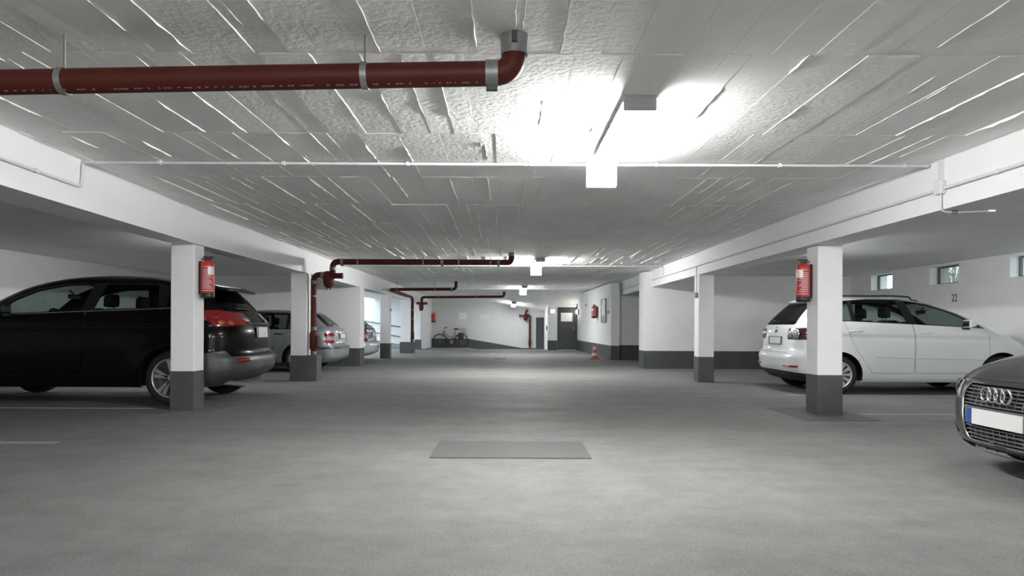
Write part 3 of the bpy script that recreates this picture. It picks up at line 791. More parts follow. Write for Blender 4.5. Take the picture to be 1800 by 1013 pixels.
# ------------------------------------------------------------------ black sport utility car (left bay, tail to the aisle)
def black_suv():
    S = dict(L=5.0, hw=0.93, z0=0.24, z1=1.785, ra=0.97, fa=3.93, wr=0.37, rim=0.262, arch=0.435, flare=0.03, win=0.02, tw=0.235,
        rear=[(0.24, 0.40), (0.34, 0.20), (0.42, 0.08), (0.47, 0.045), (0.61, 0.045), (0.66, 0.07), (0.70, 0.105), (0.80, 0.10), (0.95, 0.10), (1.10, 0.14), (1.22, 0.24), (1.30, 0.30), (1.50, 0.48), (1.60, 0.60), (1.66, 0.76), (1.72, 1.05), (1.765, 1.50), (1.785, 1.98)],
        front=[(0.24, 4.80), (0.40, 4.95), (0.62, 5.0), (0.80, 4.97), (0.95, 4.90), (1.05, 4.78), (1.15, 4.45), (1.22, 4.05), (1.28, 3.86), (1.344, 3.74), (1.455, 3.55), (1.59, 3.27), (1.69, 2.93), (1.755, 2.52), (1.785, 2.10)],
        width=[(0.24, 0.82), (0.32, 0.89), (0.50, 0.925), (0.80, 0.93), (1.05, 0.925), (1.18, 0.905), (1.26, 0.865), (1.40, 0.795), (1.58, 0.715), (1.66, 0.665), (1.72, 0.60), (1.765, 0.45), (1.785, 0.22)],
        cf=[(0.2, 0.6), (1.0, 0.7), (1.3, 0.55), (1.8, 0.5)], cr=[(0.2, 0.42), (0.65, 0.46), (0.72, 0.50), (1.1, 0.55), (1.3, 0.50), (1.6, 0.45), (1.8, 0.4)],
        af=[(0, 2.4), (3, 2.4)], ar=[(0, 2.7), (3, 2.7)], taper=0.05, crease=lambda x: 1.10)
    P = paint('black_car_paint', (0.0035, 0.0034, 0.003), 0.2, 0.30, coat=0.13, spec=0.1)
    car = Car('parked_car', 'black sport utility car with red wrap-round tail lamps, parked tail outwards behind the pillar', S, P, (-3.50, 9.79, 0), PI)
    car.lined = set()
    GL = glass('suv_window', (0.50, 0.56, 0.53), 0.02, 0.25); GD = glass('suv_window_privacy', (0.035, 0.037, 0.037), 0.03, 0.55)
    w1 = [(0.80, 1.335), (1.08, 1.325), (1.08, 1.585), (0.98, 1.56)]
    w2 = [(1.18, 1.32), (2.06, 1.285), (1.96, 1.635), (1.25, 1.635)]
    w3 = [(2.22, 1.28), (3.22, 1.225), (3.34, 1.235), (3.15, 1.41), (2.85, 1.545), (2.50, 1.62), (2.12, 1.635)]
    fr = [(0.74, 1.32), (1.2, 1.30), (2.2, 1.262), (3.46, 1.205), (3.20, 1.44), (2.87, 1.575), (2.52, 1.645), (1.25, 1.655), (0.98, 1.585)]
    glaze_side(car, [w2, w3], GL, None)
    k = car.cut(rounded(w1, 0.03), 'side', lambda c, n: abs(c.y) > 0.3)
    for s in (1, -1): car.piece(k, 'quarter_window', GD, None, s)
    kf = car.cut(fr, 'side', lambda c, n: abs(c.y) > 0.30 and abs(n.y) > 0.25); car.lined.add(kf)
    for s in (1, -1): car.piece(kf, 'window_frame', GLOSSB, None, s)
    k = car.cut(rounded([(-0.64, 1.285), (0.64, 1.285), (0.52, 1.605), (-0.52, 1.605)], 0.07), 'end', lambda c, n: c.x < 1.2 and n.x < -0.2); car.piece(k, 'rear_window', GD)
    k = car.cut([(-0.76, 1.23), (0.76, 1.23), (0.52, 1.72), (-0.52, 1.72)], 'end', lambda c, n: c.x > 2.6 and n.x > 0.2 and n.z > 0.2); car.piece(k, 'windscreen', GL)
    ex = [(Vector((0, s*0.26, 0)), Vector((0, 1, 0))) for s in (1, -1)]
    k = car.cut([(0.05, 1.10), (0.20, 1.075), (0.40, 1.055), (0.50, 1.135), (0.88, 1.165), (0.95, 1.245), (0.45, 1.285), (0.05, 1.20)], 'side', lambda c, n: abs(c.y) > 0.26, ex)
    for s in (1, -1): car.piece(k, 'tail_lamp', LAMPRED, None, s, 0.012)
    # grey plastic bumper and sills
    GP = mat('grey_bumper_plastic', (0.045, 0.048, 0.050), 0.42, noise=(30, 0.08))
    kb = car.cut([(-0.1, 0.2), (0.70, 0.2), (0.66, 0.60), (0.56, 0.70), (0.30, 0.735), (0.22, 0.655), (-0.1, 0.655)], 'side', lambda c, n: c.x < 0.75); car.piece(kb, 'bumper', GP)
    arches(car)
    rd = [(1.14, 1.29), (1.14, 1.66), (2.02, 1.66), (2.14, 1.27), (2.16, 0.40), (1.52, 0.40), (1.36, 0.75)]
    fd = [(2.15, 1.27), (2.035, 1.66), (2.52, 1.66), (2.90, 1.59), (3.22, 1.45), (3.46, 1.21), (3.36, 0.95), (3.28, 0.40), (2.17, 0.40)]
    dd = doors(car, [rd, fd], P)
    o = car.finish()
    for s in (1, -1):
        ds = [q for q in dd if q[0] == s]
        handle(car, 1.24, 1.13, s, P, ds[0][1]); handle(car, 2.22, 1.12, s, P, ds[1][1])
        strip(car, [(0.80, 1.314), (1.3, 1.292), (2.2, 1.254), (3.20, 1.212)], 0.007, 'belt_chrome_strip', CHROME, s, off=0.004)
        door_mirror(car, 3.14, 1.225, s, P)
        # lamp cells
        for (yy, zz, mm, a, b) in ((0.79, 1.115, LAMPAMB, 0.05, 0.034), (0.69, 1.11, LAMPAMB, 0.045, 0.034), (0.78, 1.195, LAMPRED, 0.05, 0.03), (0.36, 1.155, LAMPWHITE, 0.085, 0.034)):
            p, n = car.rear(s*yy, zz, 0.014)
            MB().lathe([(1, 0), (0.8, 0.008), (0.001, 0.012)], axis='z', n=18).move(patch_frame(p, n) @ Matrix.Diagonal((a, b, 1, 1))).build('lamp_cell', mm, car.root)
        q = [car.rear(s*y, 0.60+0.0*y, 0.0)[0] for y in (0.50, 0.58, 0.66, 0.72)]
        MB().tube(q, [0.030, 0.036, 0.034, 0.02], 8).build('rear_reflector', LAMPRED, car.root)
        for x in (S['ra'], S['fa']): liner(car, x, s); wheel(car, x, s, 'twin5')
        # exhaust
    p = Vector((0.16, 0.55, 0.27)); MB().cyl(p+Vector((-0.05, 0, -0.01)), p+Vector((0.3, 0, 0.02)), 0.034, 12).build('exhaust_pipe', STEEL, car.root)
    # roof spoiler
    sv = []
    for i in range(15):
        y = -0.56+1.12*i/14; e = 1-0.25*(abs(y)/0.56)**3
        sv += [(0.36+0.05*(1-e)*4, y, 1.555), (0.345+0.05*(1-e)*4, y, 1.582), (0.62, y, 1.655), (0.98, y, 1.70), (0.80, y, 1.665)]
    MB().add(sv, [(5*i+j, 5*i+(j+1) % 5, 5*i+5+(j+1) % 5, 5*i+5+j) for i in range(14) for j in range(5)]+[(0,1,2,3,4), tuple(range(70, 75))], True).build('spoiler', P, car.root)
    pl, M_ = number_plate(car, 0, 0.98, 'rear', 0.40, 0.15, holder=False)
    pm = car.rear(0, 1.10, 0.01)[0]; MB().tube([car.rear(y, 1.10, 0.012)[0] for y in (-0.4, -0.2, 0, 0.2, 0.4)], 0.018, 8).build('tailgate_garnish', GLOSSB, car.root)
    MB().tube([car.rear(0.0+0.05*i, 1.305, 0.014)[0] for i in range(9)], 0.009, 6).build('rear_wiper', BLACKP, car.root)
    a = car.top(1.05, 0, 0.0)[0]; MB().cyl(a, a+Vector((-0.16, 0, 0.20)), 0.006, 6).build('roof_aerial', BLACKP, car.root)
    cabin(car, [(2.25, -0.40, 1.10), (2.25, 0.40, 1.10), (1.38, -0.42, 1.10), (1.38, 0.42, 1.10)], (3.38, 1.17), 0.40, (2.86, 1.49))
    return car
# ------------------------------------------------------------------ dark grey hatchback (right foreground, nose to the aisle)
def grey_hatch():
    S = dict(L=4.25, hw=0.885, z0=0.17, z1=1.43, ra=0.80, fa=3.38, wr=0.32, rim=0.215, arch=0.375, flare=0.015, win=0.03,
        rear=[(0.17, 0.2), (0.35, 0.0), (0.60, 0.0), (0.95, 0.08), (1.05, 0.16), (1.25, 0.45), (1.36, 0.75), (1.41, 1.2), (1.43, 1.6)],
        front=[(0.17, 4.12), (0.22, 4.20), (0.30, 4.235), (0.45, 4.25), (0.60, 4.235), (0.68, 4.205), (0.72, 4.165), (0.77, 4.09), (0.84, 3.90), (0.91, 3.58), (0.97, 3.22), (1.01, 3.02), (1.20, 2.62), (1.34, 2.25), (1.40, 1.95), (1.43, 1.7)],
        width=[(0.17, 0.78), (0.24, 0.85), (0.40, 0.88), (0.70, 0.885), (0.84, 0.878), (0.93, 0.86), (1.00, 0.825), (1.15, 0.74), (1.30, 0.64), (1.37, 0.56), (1.41, 0.42), (1.43, 0.25)],
        cf=[(0.1, 0.55), (0.5, 0.62), (0.74, 0.66), (0.85, 0.75), (1.0, 0.55), (1.43, 0.4)], cr=[(0.1, 0.35), (1.0, 0.35), (1.43, 0.4)],
        af=[(0, 2.5), (0.7, 2.5), (0.95, 2.8), (3, 2.4)], ar=[(0, 3.0), (3, 3.0)], taper=0.045)
    P = paint('dark_grey_car_paint', (0.055, 0.056, 0.055), 0.6, 0.33)
    car = Car('parked_car', 'dark grey hatchback with four-ring grille nosing in at the frame edge', S, P, (7.652, 4.62, 0), PI)
    car.lined = set()
    GL = glass('hatch_window', (0.30, 0.33, 0.32), 0.02, 0.8)
    glaze_side(car, [[(0.75, 1.0), (1.75, 0.98), (1.70, 1.33), (1.05, 1.32)], [(1.82, 0.98), (2.85, 0.96), (2.30, 1.26), (1.78, 1.33)]], GL, [(0.68, 0.985), (2.95, 0.945), (2.32, 1.29), (1.05, 1.35)])
    k = car.cut([(-0.74, 1.0), (0.74, 1.0), (0.52, 1.38), (-0.52, 1.38)], 'end', lambda c, n: c.x > 1.9 and n.x > 0.2 and n.z > 0.2); car.piece(k, 'windscreen', GL)
    k = car.cut([(-0.64, 1.02), (0.64, 1.02), (0.48, 1.34), (-0.48, 1.34)], 'end', lambda c, n: c.x < 1.2 and n.x < -0.2); car.piece(k, 'rear_window', GL)
    FR = lambda c, n: c.x > 3.4 and n.x > 0.05
    gp = rounded([(-0.33, 0.268), (0.33, 0.268), (0.385, 0.40), (0.40, 0.60), (0.36, 0.688), (-0.36, 0.688), (-0.40, 0.60), (-0.385, 0.40)], 0.07, 3)
    k = car.cut(gp, 'end', FR); car.piece(k, 'grille_back', BLACKP, None, None, -0.035)
    k = car.cut(rounded([(-0.52, 0.192), (0.52, 0.192), (0.56, 0.240), (-0.56, 0.240)], 0.02), 'end', FR); car.piece(k, 'lower_intake', BLACKP, None, None, -0.02)
    HL = mat('head_lamp_glass', (0.10, 0.105, 0.11), 0.06, 0.4, coat=1.0)
    for s in (1, -1):
        hp = [(s*0.455, 0.575), (s*0.80, 0.60), (s*0.83, 0.73), (s*0.62, 0.715), (s*0.475, 0.69)]
        k = car.cut(hp, 'end', lambda c, n: c.x > 3.45 and n.x > 0.02); car.piece(k, 'head_lamp', HL, None, None, 0.004)
        k = car.cut(rounded([(s*0.50, 0.285), (s*0.74, 0.30), (s*0.72, 0.40), (s*0.56, 0.40)], 0.03), 'end', FR); car.piece(k, 'fog_lamp_recess', BLACKP, None, None, -0.015)
    # bonnet gap
    bo = rounded([(-0.78, 0.76), (0.78, 0.76), (0.74, 0.97), (-0.74, 0.97)], 0.05)
    arches(car)
    dd = doors(car, [[(1.78, 0.96), (1.74, 1.36), (2.32, 1.30), (2.98, 0.94), (2.92, 0.30), (1.62, 0.30), (1.60, 0.6)]], P)
    car.finish()
    for s in (1, -1):
        handle(car, 1.88, 0.80, s, P); door_mirror(car, 2.62, 0.97, s, P)
        for x in (S['ra'], S['fa']): liner(car, x, s); wheel(car, x, s, 10)
        p, n = car.front(s*0.60, 0.345, -0.005); MB().lathe([(0.045, 0), (0.04, 0.012), (0.001, 0.016)], axis='z', n=18).move(patch_frame(p, n)).build('fog_lamp', HL, car.root)
        # lamp inner lens
        p, n = car.front(s*0.62, 0.65, 0.004); MB().lathe([(0.05, 0), (0.045, 0.01), (0.001, 0.014)], axis='z', n=18).move(patch_frame(p, n)).build('lamp_lens', HL, car.root)
    # grille: surround, slats, uprights, plate panel
    ring = [car.front(y, z, 0.004)[0] for y, z in gp]; MB().tube(ring+[ring[0]], 0.0095, 8, caps=False).build('grille_surround', CHROME, car.root)
    GB = mat('grille_slat_grey', (0.20, 0.205, 0.21), 0.35, 0.6)
    def hw(z):
        ys = []
        for (a, b), (c, d) in zip(gp, gp[1:]+gp[:1]):
            if (b-z)*(d-z) < 0: ys.append(a+(c-a)*(z-b)/(d-b))
        return max(ys)-0.006
    for z in (0.668, 0.642, 0.615, 0.588, 0.561, 0.536, 0.372, 0.343, 0.314, 0.288):
        h = hw(z); vs = []
        for i in range(13):
            y = -h+2*h*i/12; p = car.front(y, z, -0.012)[0]
            vs += [p+Vector((0.008, 0, 0.0045)), p+Vector((0.008, 0, -0.0045)), p+Vector((-0.02, 0, -0.007)), p+Vector((-0.02, 0, 0.007))]
        MB().add(vs, [(4*i+j, 4*i+(j+1) % 4, 4*i+4+(j+1) % 4, 4*i+4+j) for i in range(12) for j in range(4)]+[(0,1,2,3), (48,49,50,51)]).build('grille_slat', GB, car.root)
    for i in range(-5, 6):
        y = i*0.065
        for z0, z1 in ((0.53, 0.675), (0.28, 0.378)):
            a, b = car.front(y, z0, -0.016)[0], car.front(y, z1, -0.016)[0]; MB().tube([a, b], 0.0035, 5).build('grille_upright', GB, car.root)
    pp = []
    for z in (0.388, 0.52):
        h = hw(z); pp.append([car.front(-h+2*h*i/10, z, -0.004)[0] for i in range(11)])
    MB().add(pp[0]+pp[1], [(i, i+1, i+12, i+11) for i in range(10)], True).build('plate_panel', mat('plate_panel_grey', (0.13, 0.133, 0.135), 0.4, 0.2), car.root)
    for i in range(-4, 5): MB().box(-0.010, 0.004, -0.004, 0.004, 0, 0.042).move(Matrix.Translation(car.front(i*0.11, 0.198, -0.012)[0])).build('intake_divider', P, car.root)
    number_plate(car, 0.0, 0.452, 'front', 0.52, 0.112, holder=False)
    # emblem: four linked rings
    c, n = car.front(0, 0.612, 0.016); n = Vector((1, 0, 0.05)).normalized()
    for i in range(4):
        M_ = patch_frame(c+Vector((0.004, -0.096+0.064*i, 0)), n)
        MB().tube([M_ @ Vector((0.048*math.cos(2*PI*k/28), 0.048*math.sin(2*PI*k/28), 0.002*((i % 2)))) for k in range(29)], 0.0085, 8, caps=False).build('emblem_ring', CHROME, car.root)
    # bonnet shut line
    MB().tube([car.front(-0.74+1.48*i/30, 0.715-0.02*abs(-1+i/15)**3, 0.0)[0] for i in range(31)], 0.004, 5).build('bonnet_gap', SEAM, car.root)
    cabin(car, [(1.95, -0.36, 0.86), (1.95, 0.36, 0.86), (1.05, -0.36, 0.86), (1.05, 0.36, 0.86)], (2.85, 0.93), 0.36, (2.35, 1.22))
    return car
# ------------------------------------------------------------------ estate / hatch seen from its tail in the left bays
def tail_car(label, pname, col, loc, detail=True, metal=0.5, bumper=None):
    S = dict(L=4.35, hw=0.865, z0=0.22, z1=1.455, ra=0.90, fa=3.45, wr=0.315, rim=0.205, arch=0.365, flare=0.014, win=0.03,
        rear=[(0.22, 0.22), (0.28, 0.08), (0.35, 0.0), (0.55, 0.0), (0.60, 0.03), (0.645, 0.075), (0.85, 0.095), (1.00, 0.13), (1.05, 0.22), (1.12, 0.30), (1.30, 0.52), (1.39, 0.68), (1.425, 0.95), (1.445, 1.40), (1.455, 1.75)],
        front=[(0.22, 4.22), (0.35, 4.33), (0.50, 4.35), (0.68, 4.30), (0.78, 4.18), (0.88, 3.80), (0.96, 3.35), (1.02, 3.10), (1.20, 2.75), (1.36, 2.38), (1.42, 2.15), (1.445, 1.95), (1.455, 1.80)],
        width=[(0.22, 0.79), (0.28, 0.83), (0.45, 0.86), (0.75, 0.865), (0.92, 0.855), (1.02, 0.825), (1.20, 0.73), (1.32, 0.66), (1.39, 0.59), (1.425, 0.48), (1.445, 0.32), (1.455, 0.18)],
        cf=[(0.2, 0.6), (1.0, 0.7), (1.46, 0.4)], cr=[(0.2, 0.33), (0.65, 0.32), (1.0, 0.34), (1.2, 0.36), (1.46, 0.4)],
        af=[(0, 2.4), (3, 2.4)], ar=[(0, 2.9), (3, 2.9)], taper=0.05, nv=70)
    P = paint(pname, col, metal, 0.36)
    car = Car('parked_car', label, S, P, loc, PI); car.lined = set()
    GL = glass('estate_window', (0.42, 0.46, 0.45), 0.02, 0.7); GD = glass('estate_rear_window', (0.12, 0.13, 0.13), 0.02, 1.0)
    glaze_side(car, [[(0.74, 1.02), (1.12, 1.01), (1.12, 1.34), (1.0, 1.33)], [(1.18, 1.008), (2.02, 0.99), (1.95, 1.365), (1.18, 1.35)], [(2.10, 0.99), (2.95, 0.97), (2.42, 1.29), (2.03, 1.365)]], GL,
               [(0.68, 1.0), (3.06, 0.955), (2.45, 1.31), (2.0, 1.385), (1.0, 1.36)])
    k = car.cut(rounded([(-0.60, 1.055), (0.60, 1.055), (0.48, 1.36), (-0.48, 1.36)], 0.05), 'end', lambda c, n: c.x < 1.1 and n.x < -0.2); car.piece(k, 'rear_window', GD)
    k = car.cut([(-0.72, 1.0), (0.72, 1.0), (0.52, 1.40), (-0.52, 1.40)], 'end', lambda c, n: c.x > 1.9 and n.x > 0.2 and n.z > 0.2); car.piece(k, 'windscreen', GL)
    ex = [(Vector((0, s*0.56, 0)), Vector((0, 1, 0))) for s in (1, -1)]
    pr = lambda c, n: abs(c.y) > 0.56 and c.x < 0.40
    for z0, z1, m in ((0.665, 0.735, LAMPRED), (0.735, 0.825, LAMPWHITE), (0.825, 0.905, LAMPRED)):
        k = car.cut([(0.0, z0), (0.30, z0), (0.30, z1), (0.0, z1)], 'side', pr, ex)
        for s in (1, -1): car.piece(k, 'tail_lamp', m, None, s, 0.006)
    if bumper:
        k = car.cut([(-0.1, 0.2), (0.52, 0.2), (0.52, 0.635), (-0.1, 0.635)], 'side', lambda c, n: c.x < 0.55); car.piece(k, 'bumper', bumper)
    k = car.cut([(-0.1, 0.535), (0.55, 0.535), (0.55, 0.585), (-0.1, 0.585)], 'side', lambda c, n: c.x < 0.6); car.piece(k, 'bumper_strip', DKMETAL, None, None, 0.004)
    arches(car)
    dd = doors(car, [[(1.15, 1.0), (1.15, 1.38), (1.97, 1.39), (2.06, 0.98), (2.06, 0.33), (1.42, 0.33), (1.20, 0.66)], [(2.07, 0.98), (1.985, 1.39), (2.45, 1.32), (3.08, 0.955), (3.05, 0.34), (2.075, 0.33)]], P) if detail else []
    car.finish()
    for s in (1, -1):
        if detail:
            ds = [q for q in dd if q[0] == s]; handle(car, 1.24, 0.875, s, BLACKP, ds[0][1]); handle(car, 2.14, 0.865, s, BLACKP, ds[1][1])
            strip(car, [(1.45, 0.545), (3.05, 0.525)], 0.014, 'side_moulding', BLACKP, s); door_mirror(car, 2.80, 0.985, s, P)
        for x in (S['ra'], S['fa']): liner(car, x, s); wheel(car, x, s, 9)
    number_plate(car, 0, 0.83, 'rear', 0.50, 0.112)
    MB().tube([car.rear(-0.42+0.084*i, 1.045, 0.03)[0] for i in range(11)], 0.016, 6).build('tailgate_lip', P, car.root)
    MB().tube([car.rear(0.02+0.05*i, 1.075, 0.014)[0] for i in range(7)], 0.009, 6).build('rear_wiper', BLACKP, car.root)
    cabin(car, [(2.0, -0.36, 0.86), (2.0, 0.36, 0.86), (1.15, -0.36, 0.86), (1.15, 0.36, 0.86)], (2.95, 0.95), 0.36, (2.48, 1.25))
    return car
white_mpv(); black_suv(); grey_hatch()
tail_car('silver-grey estate car parked tail outwards behind the plinth pillar and red riser pipe', 'silver_car_paint', (0.30, 0.32, 0.335), (-3.88, 16.10, 0))
PALE = paint('pale_bumper_paint', (0.50, 0.51, 0.52), 0.3, 0.36)
tail_car('dark blue car with pale bumper just showing past the end of the left bay wall', 'dark_blue_car_paint', (0.009, 0.010, 0.036), (-3.74, 19.22, 0), False, 0.1, bumper=PALE)
tail_car('pale silver car mostly hidden between the dark blue car and the next pillar', 'pale_silver_car_paint', (0.50, 0.51, 0.52), (-4.10, 21.0, 0), False)
# ================================================================== PIPES
def pipe_run(t, pts, r, rad=None, name='pipe', m=None): return MB().tube(bent(pts, rad or r*1.9, 8), r, 20).build(name, m or PIPE, t)
def coupling(t, c, ax, r, w=0.062):
    a = Vector(ax)*w/2; c = Vector(c); o = MB().cyl(c-a, c+a, r, 24).build('coupling', STEEL, t)
    b = Vector((0, 0, -1)) if abs(ax[2]) < 0.5 else Vector((0, -1, 0)); p = c+b*(r+0.006)
    MB().box(-w*0.46, w*0.46, -0.012, 0.012, -0.014, 0.014).move(Matrix.Translation(p)).build('clamp_screw', DKMETAL, o)
    return o
def hanger(t, x, y, z, r, ztop):
    o = MB(); o.cyl((x, y, z+r), (x, y, ztop), 0.0065, 8); rod = o.build('hanger_rod', STEEL, t)
    MB().cyl((x-0.016, y, z), (x+0.016, y, z), r+0.006, 24).build('hanger_clamp', STEEL, rod)
# 1. large pipe across the ceiling close to the viewer
t = thing('drain_pipe', 'thick rust-red drain pipe crossing the ceiling closest to the viewer', 'pipe')
yp = 3.35; zl = lambda x: 2.362 + (x-0.0)*0.0225
pipe_run(t, [(-3.63, yp, zl(-3.63)), (0.034, yp, zl(0.0)), (0.034, yp, CZ+0.03)], 0.0615, 0.135)
coupling(t, (-0.078, yp, zl(-0.078)), (1, 0, 0), 0.0665)
MB().lathe([(0.067, -0.10), (0.070, -0.02), (0.078, 0.0)], (0.034, yp, CZ), 'z', 24).build('ceiling_collar', STEEL, t)
MB().box(0.02, 0.048, yp-0.083, yp-0.066, CZ-0.06, CZ-0.002).build('collar_clamp', DKMETAL, t)
for hx in (-2.23, -0.716): hanger(t, hx, yp, zl(hx), 0.0615, CZ)
RP = random.Random(11); pm = MB(); x = -2.55
while x < -0.15:   # worn print along the underside of the pipe
    w = RP.uniform(0.006, 0.018)
    if RP.random() < 0.72:
        a = math.radians(-62); c = Vector((x, yp-0.0622*math.cos(a), zl(x)+0.0622*math.sin(a))); u = Vector((0, math.sin(a), math.cos(a)))*-0.006
        pm.add([c-u, c+Vector((w, 0, 0))-u, c+Vector((w, 0, 0))+u*RP.uniform(0.2, 1), c+u*RP.uniform(0.2, 1)], [(0, 1, 2, 3)])
    x += w+RP.choice([0.004, 0.004, 0.03])
tag(pm.build('worn_print', mat('worn_pipe_print', (0.30, 0.16, 0.14), 0.7), t), kind='stuff')
# 2. riser, trap and long pipe by the second pillar on the left
t = thing('drain_pipe', 'rust-red riser with bulbous trap and long ceiling pipe beside the plinth pillar', 'pipe')
y2 = 13.10
pipe_run(t, [(-3.795, y2, 0.495), (-3.795, y2, 2.08), (-3.44, y2, 2.08)], 0.056, 0.13)
pipe_run(t, [(-3.42, y2, 2.10), (-3.42, y2, 2.335), (0.10, y2+0.2, 2.355), (0.10, y2+0.2, CZ+0.02)], 0.058, 0.13)
MB().lathe([(0.001, 1.815), (0.055, 1.825), (0.095, 1.87), (0.108, 1.94), (0.108, 2.05), (0.095, 2.13), (0.06, 2.15)], (-3.50, y2, 0), 'z', 22).build('trap', PIPE, t)
MB().cyl((-3.45, y2, 2.06), (-3.24, y2, 2.06), 0.056, 18).build('cleaning_stub', PIPE, t)
MB().cyl((-3.245, y2, 2.06), (-3.225, y2, 2.06), 0.063, 18).build('stub_cap', PIPE, t)
for q in (-0.035, 0.035): MB().cyl((-3.50+q, y2, 1.78), (-3.50+q, y2, 1.83), 0.012, 8).build('trap_bolt', DKMETAL, t)
MB().lathe([(0.061, 0.60), (0.075, 0.62), (0.075, 0.92), (0.061, 0.95)], (-3.795, y2, 0), 'z', 20).build('inspection_box', PIPE, t)
MB().box(-3.735, -3.70, y2-0.05, y2+0.05, 0.66, 0.88).build('inspection_lid', PIPE, t, 0.006)
for z in (0.54, 1.02, 1.66, 1.93): coupling(t, (-3.795, y2, z), (0, 0, 1), 0.061, 0.06 if z != 1.66 else 0.03)
for x in (-3.58, -3.27): pass
coupling(t, (-3.62, y2, 2.08), (1, 0, 0), 0.061, 0.05); coupling(t, (-3.42, y2, 2.20), (0, 0, 1), 0.064, 0.06)
for x in (-3.24, -1.28, -0.16): coupling(t, (x, y2+0.2*(x+3.42)/3.52, 2.336+0.02*(x+3.42)/3.52), (1, 0, 0), 0.063, 0.055)
for x in (-2.93, -1.65, -0.95, 0.0-0.32): hanger(t, x, y2+0.2*(x+3.42)/3.52, 2.336+0.02*(x+3.42)/3.52, 0.058, CZ)
MB().lathe([(0.062, -0.07), (0.066, -0.01), (0.075, 0.0)], (0.10, y2+0.2, CZ), 'z', 20).build('ceiling_collar', STEEL, t)
# 3. short ceiling pipe that turns along the beam and down the pillar with the broad plinth
t = thing('drain_pipe', 'dark red pipe bending along the beam and down the broad-plinth pillar', 'pipe')
pipe_run(t, [(-1.66, 21.9, CZ+0.02), (-1.66, 21.9, 2.29), (-3.80, 21.9, 2.27), (-3.80, 25.95, 2.23), (-3.70, 26.25, 2.18), (-3.70, 26.25, 0.44)], 0.052, 0.12)
for x in (-2.35, -3.6): hanger(t, x, 21.9, 2.28, 0.052, CZ)
coupling(t, (-1.80, 21.9, 2.288), (1, 0, 0), 0.058)
for z in (0.50, 1.35, 1.70): coupling(t, (-3.70, 26.25, z), (0, 0, 1), 0.058, 0.05)
MB().lathe([(0.056, 0.55), (0.072, 0.58), (0.072, 0.80), (0.056, 0.83)], (-3.70, 26.25, 0), 'z', 18).build('inspection_box', PIPE, t)
# 4. long thin-looking pipe in front of the bicycle wall, with its own trap
t = thing('drain_pipe', 'long dark red ceiling pipe and trap in front of the bicycle wall', 'pipe')
pipe_run(t, [(-0.10, 28.3, CZ+0.02), (-0.10, 28.3, 2.33), (-3.60, 28.3, 2.29), (-3.60, 28.3, 2.06)], 0.055, 0.13)
pipe_run(t, [(-3.36, 28.3, 2.03), (-3.82, 28.3, 2.03)], 0.055)
MB().lathe([(0.001, 1.70), (0.06, 1.72), (0.10, 1.80), (0.10, 1.98), (0.06, 2.08)], (-3.62, 28.3, 0), 'z', 18).build('trap', PIPE, t)
hanger(t, -2.9, 28.3, 2.298, 0.055, CZ); hanger(t, -1.3, 28.3, 2.316, 0.055, CZ)
# 5. riser and trap on the far wall over the ramp
t = thing('drain_pipe', 'rust-red riser with trap and open stub on the far wall above the ramp', 'pipe')
yw = 33.05
pipe_run(t, [(1.17, yw, -0.5), (1.17, yw, 1.60), (0.98, yw, 1.62)], 0.055, 0.10)
MB().lathe([(0.001, 1.34), (0.07, 1.37), (0.11, 1.46), (0.11, 1.62), (0.06, 1.68)], (0.96, yw, 0), 'z', 18).build('trap', PIPE, t)
pipe_run(t, [(0.96, yw, 1.66), (0.98, yw, 1.80), (1.06, yw, 1.90)], 0.05)
MB().cyl((0.86, yw, 1.60), (0.66, yw, 1.60), 0.03, 12).build('stub', PIPE, t); MB().cyl((0.70, yw, 1.60), (0.64, yw, 1.60), 0.085, 18).build('stub_flange', DKMETAL, t)
for z in (0.0, 1.45): coupling(t, (1.17, yw, z), (0, 0, 1), 0.06, 0.05)
MB().lathe([(0.056, 0.12), (0.075, 0.15), (0.075, 0.40), (0.056, 0.43)], (1.17, yw, 0), 'z', 18).build('inspection_box', PIPE, t)

# ================================================================== CONDUITS AND BOXES
def conduit(pts, r, label, clips=0.0):
    t = thing('conduit', label, 'conduit'); MB().tube(bent(pts, 0.05, 4), r, 8).build('tube', CONDUIT, t)
    if clips:
        for a, b in zip(pts, pts[1:]):
            a, b = Vector(a), Vector(b); L = (b-a).length; k = clips*0.6
            while k < L:
                p = a+(b-a)*(k/L); MB().box(-0.013, 0.013, -0.017, 0.017, -0.017, 0.017).move(Matrix.Translation(p)).build('clip', CONDUIT, t); k += clips
    return t
conduit([(-3.74, 5.90, 2.522), (3.73, 5.90, 2.522)], 0.013, 'white conduit across the ceiling at the far end of the nearest lamp', 1.1)
conduit([(-3.535, -6.0, 2.30), (-3.685, 4.6, 2.30), (-3.757, 5.88, 2.30), (-3.757, 5.90, 2.51)], 0.013, 'white conduit along the beam face dropping from the ceiling at the upper corner', 1.1)
conduit([(-3.85, 15.86, 2.522), (3.72, 15.86, 2.522), (3.73, 15.86, 2.30)], 0.013, 'white conduit over the ceiling at the second lamp', 1.4)
conduit([(-3.85, 25.86, 2.522), (3.72, 25.86, 2.522), (3.73, 25.86, 2.30)], 0.013, 'white conduit over the ceiling at the third lamp', 1.6)
conduit([(3.742, -5.0, 2.285), (3.742, 5.68, 2.285)], 0.015, 'white conduit on the beam face between the picture edge and the junction box', 1.8)
conduit([(3.742, 5.80, 2.285), (3.742, 29.9, 2.285)], 0.015, 'long white conduit clipped along the beam face beyond the junction box', 1.8)
t = thing('junction_box', 'white junction box on the beam face where conduits meet, cable dropping below', 'junction box', (3.76, 5.74, 2.30))
MB().box(-0.055, 0.0, -0.05, 0.05, -0.06, 0.06).build('box', CONDUIT, t, 0.012, 3)
MB().box(-0.030, 0.0, -0.020, 0.020, 0.06, 0.24).build('trunking', CONDUIT, t)
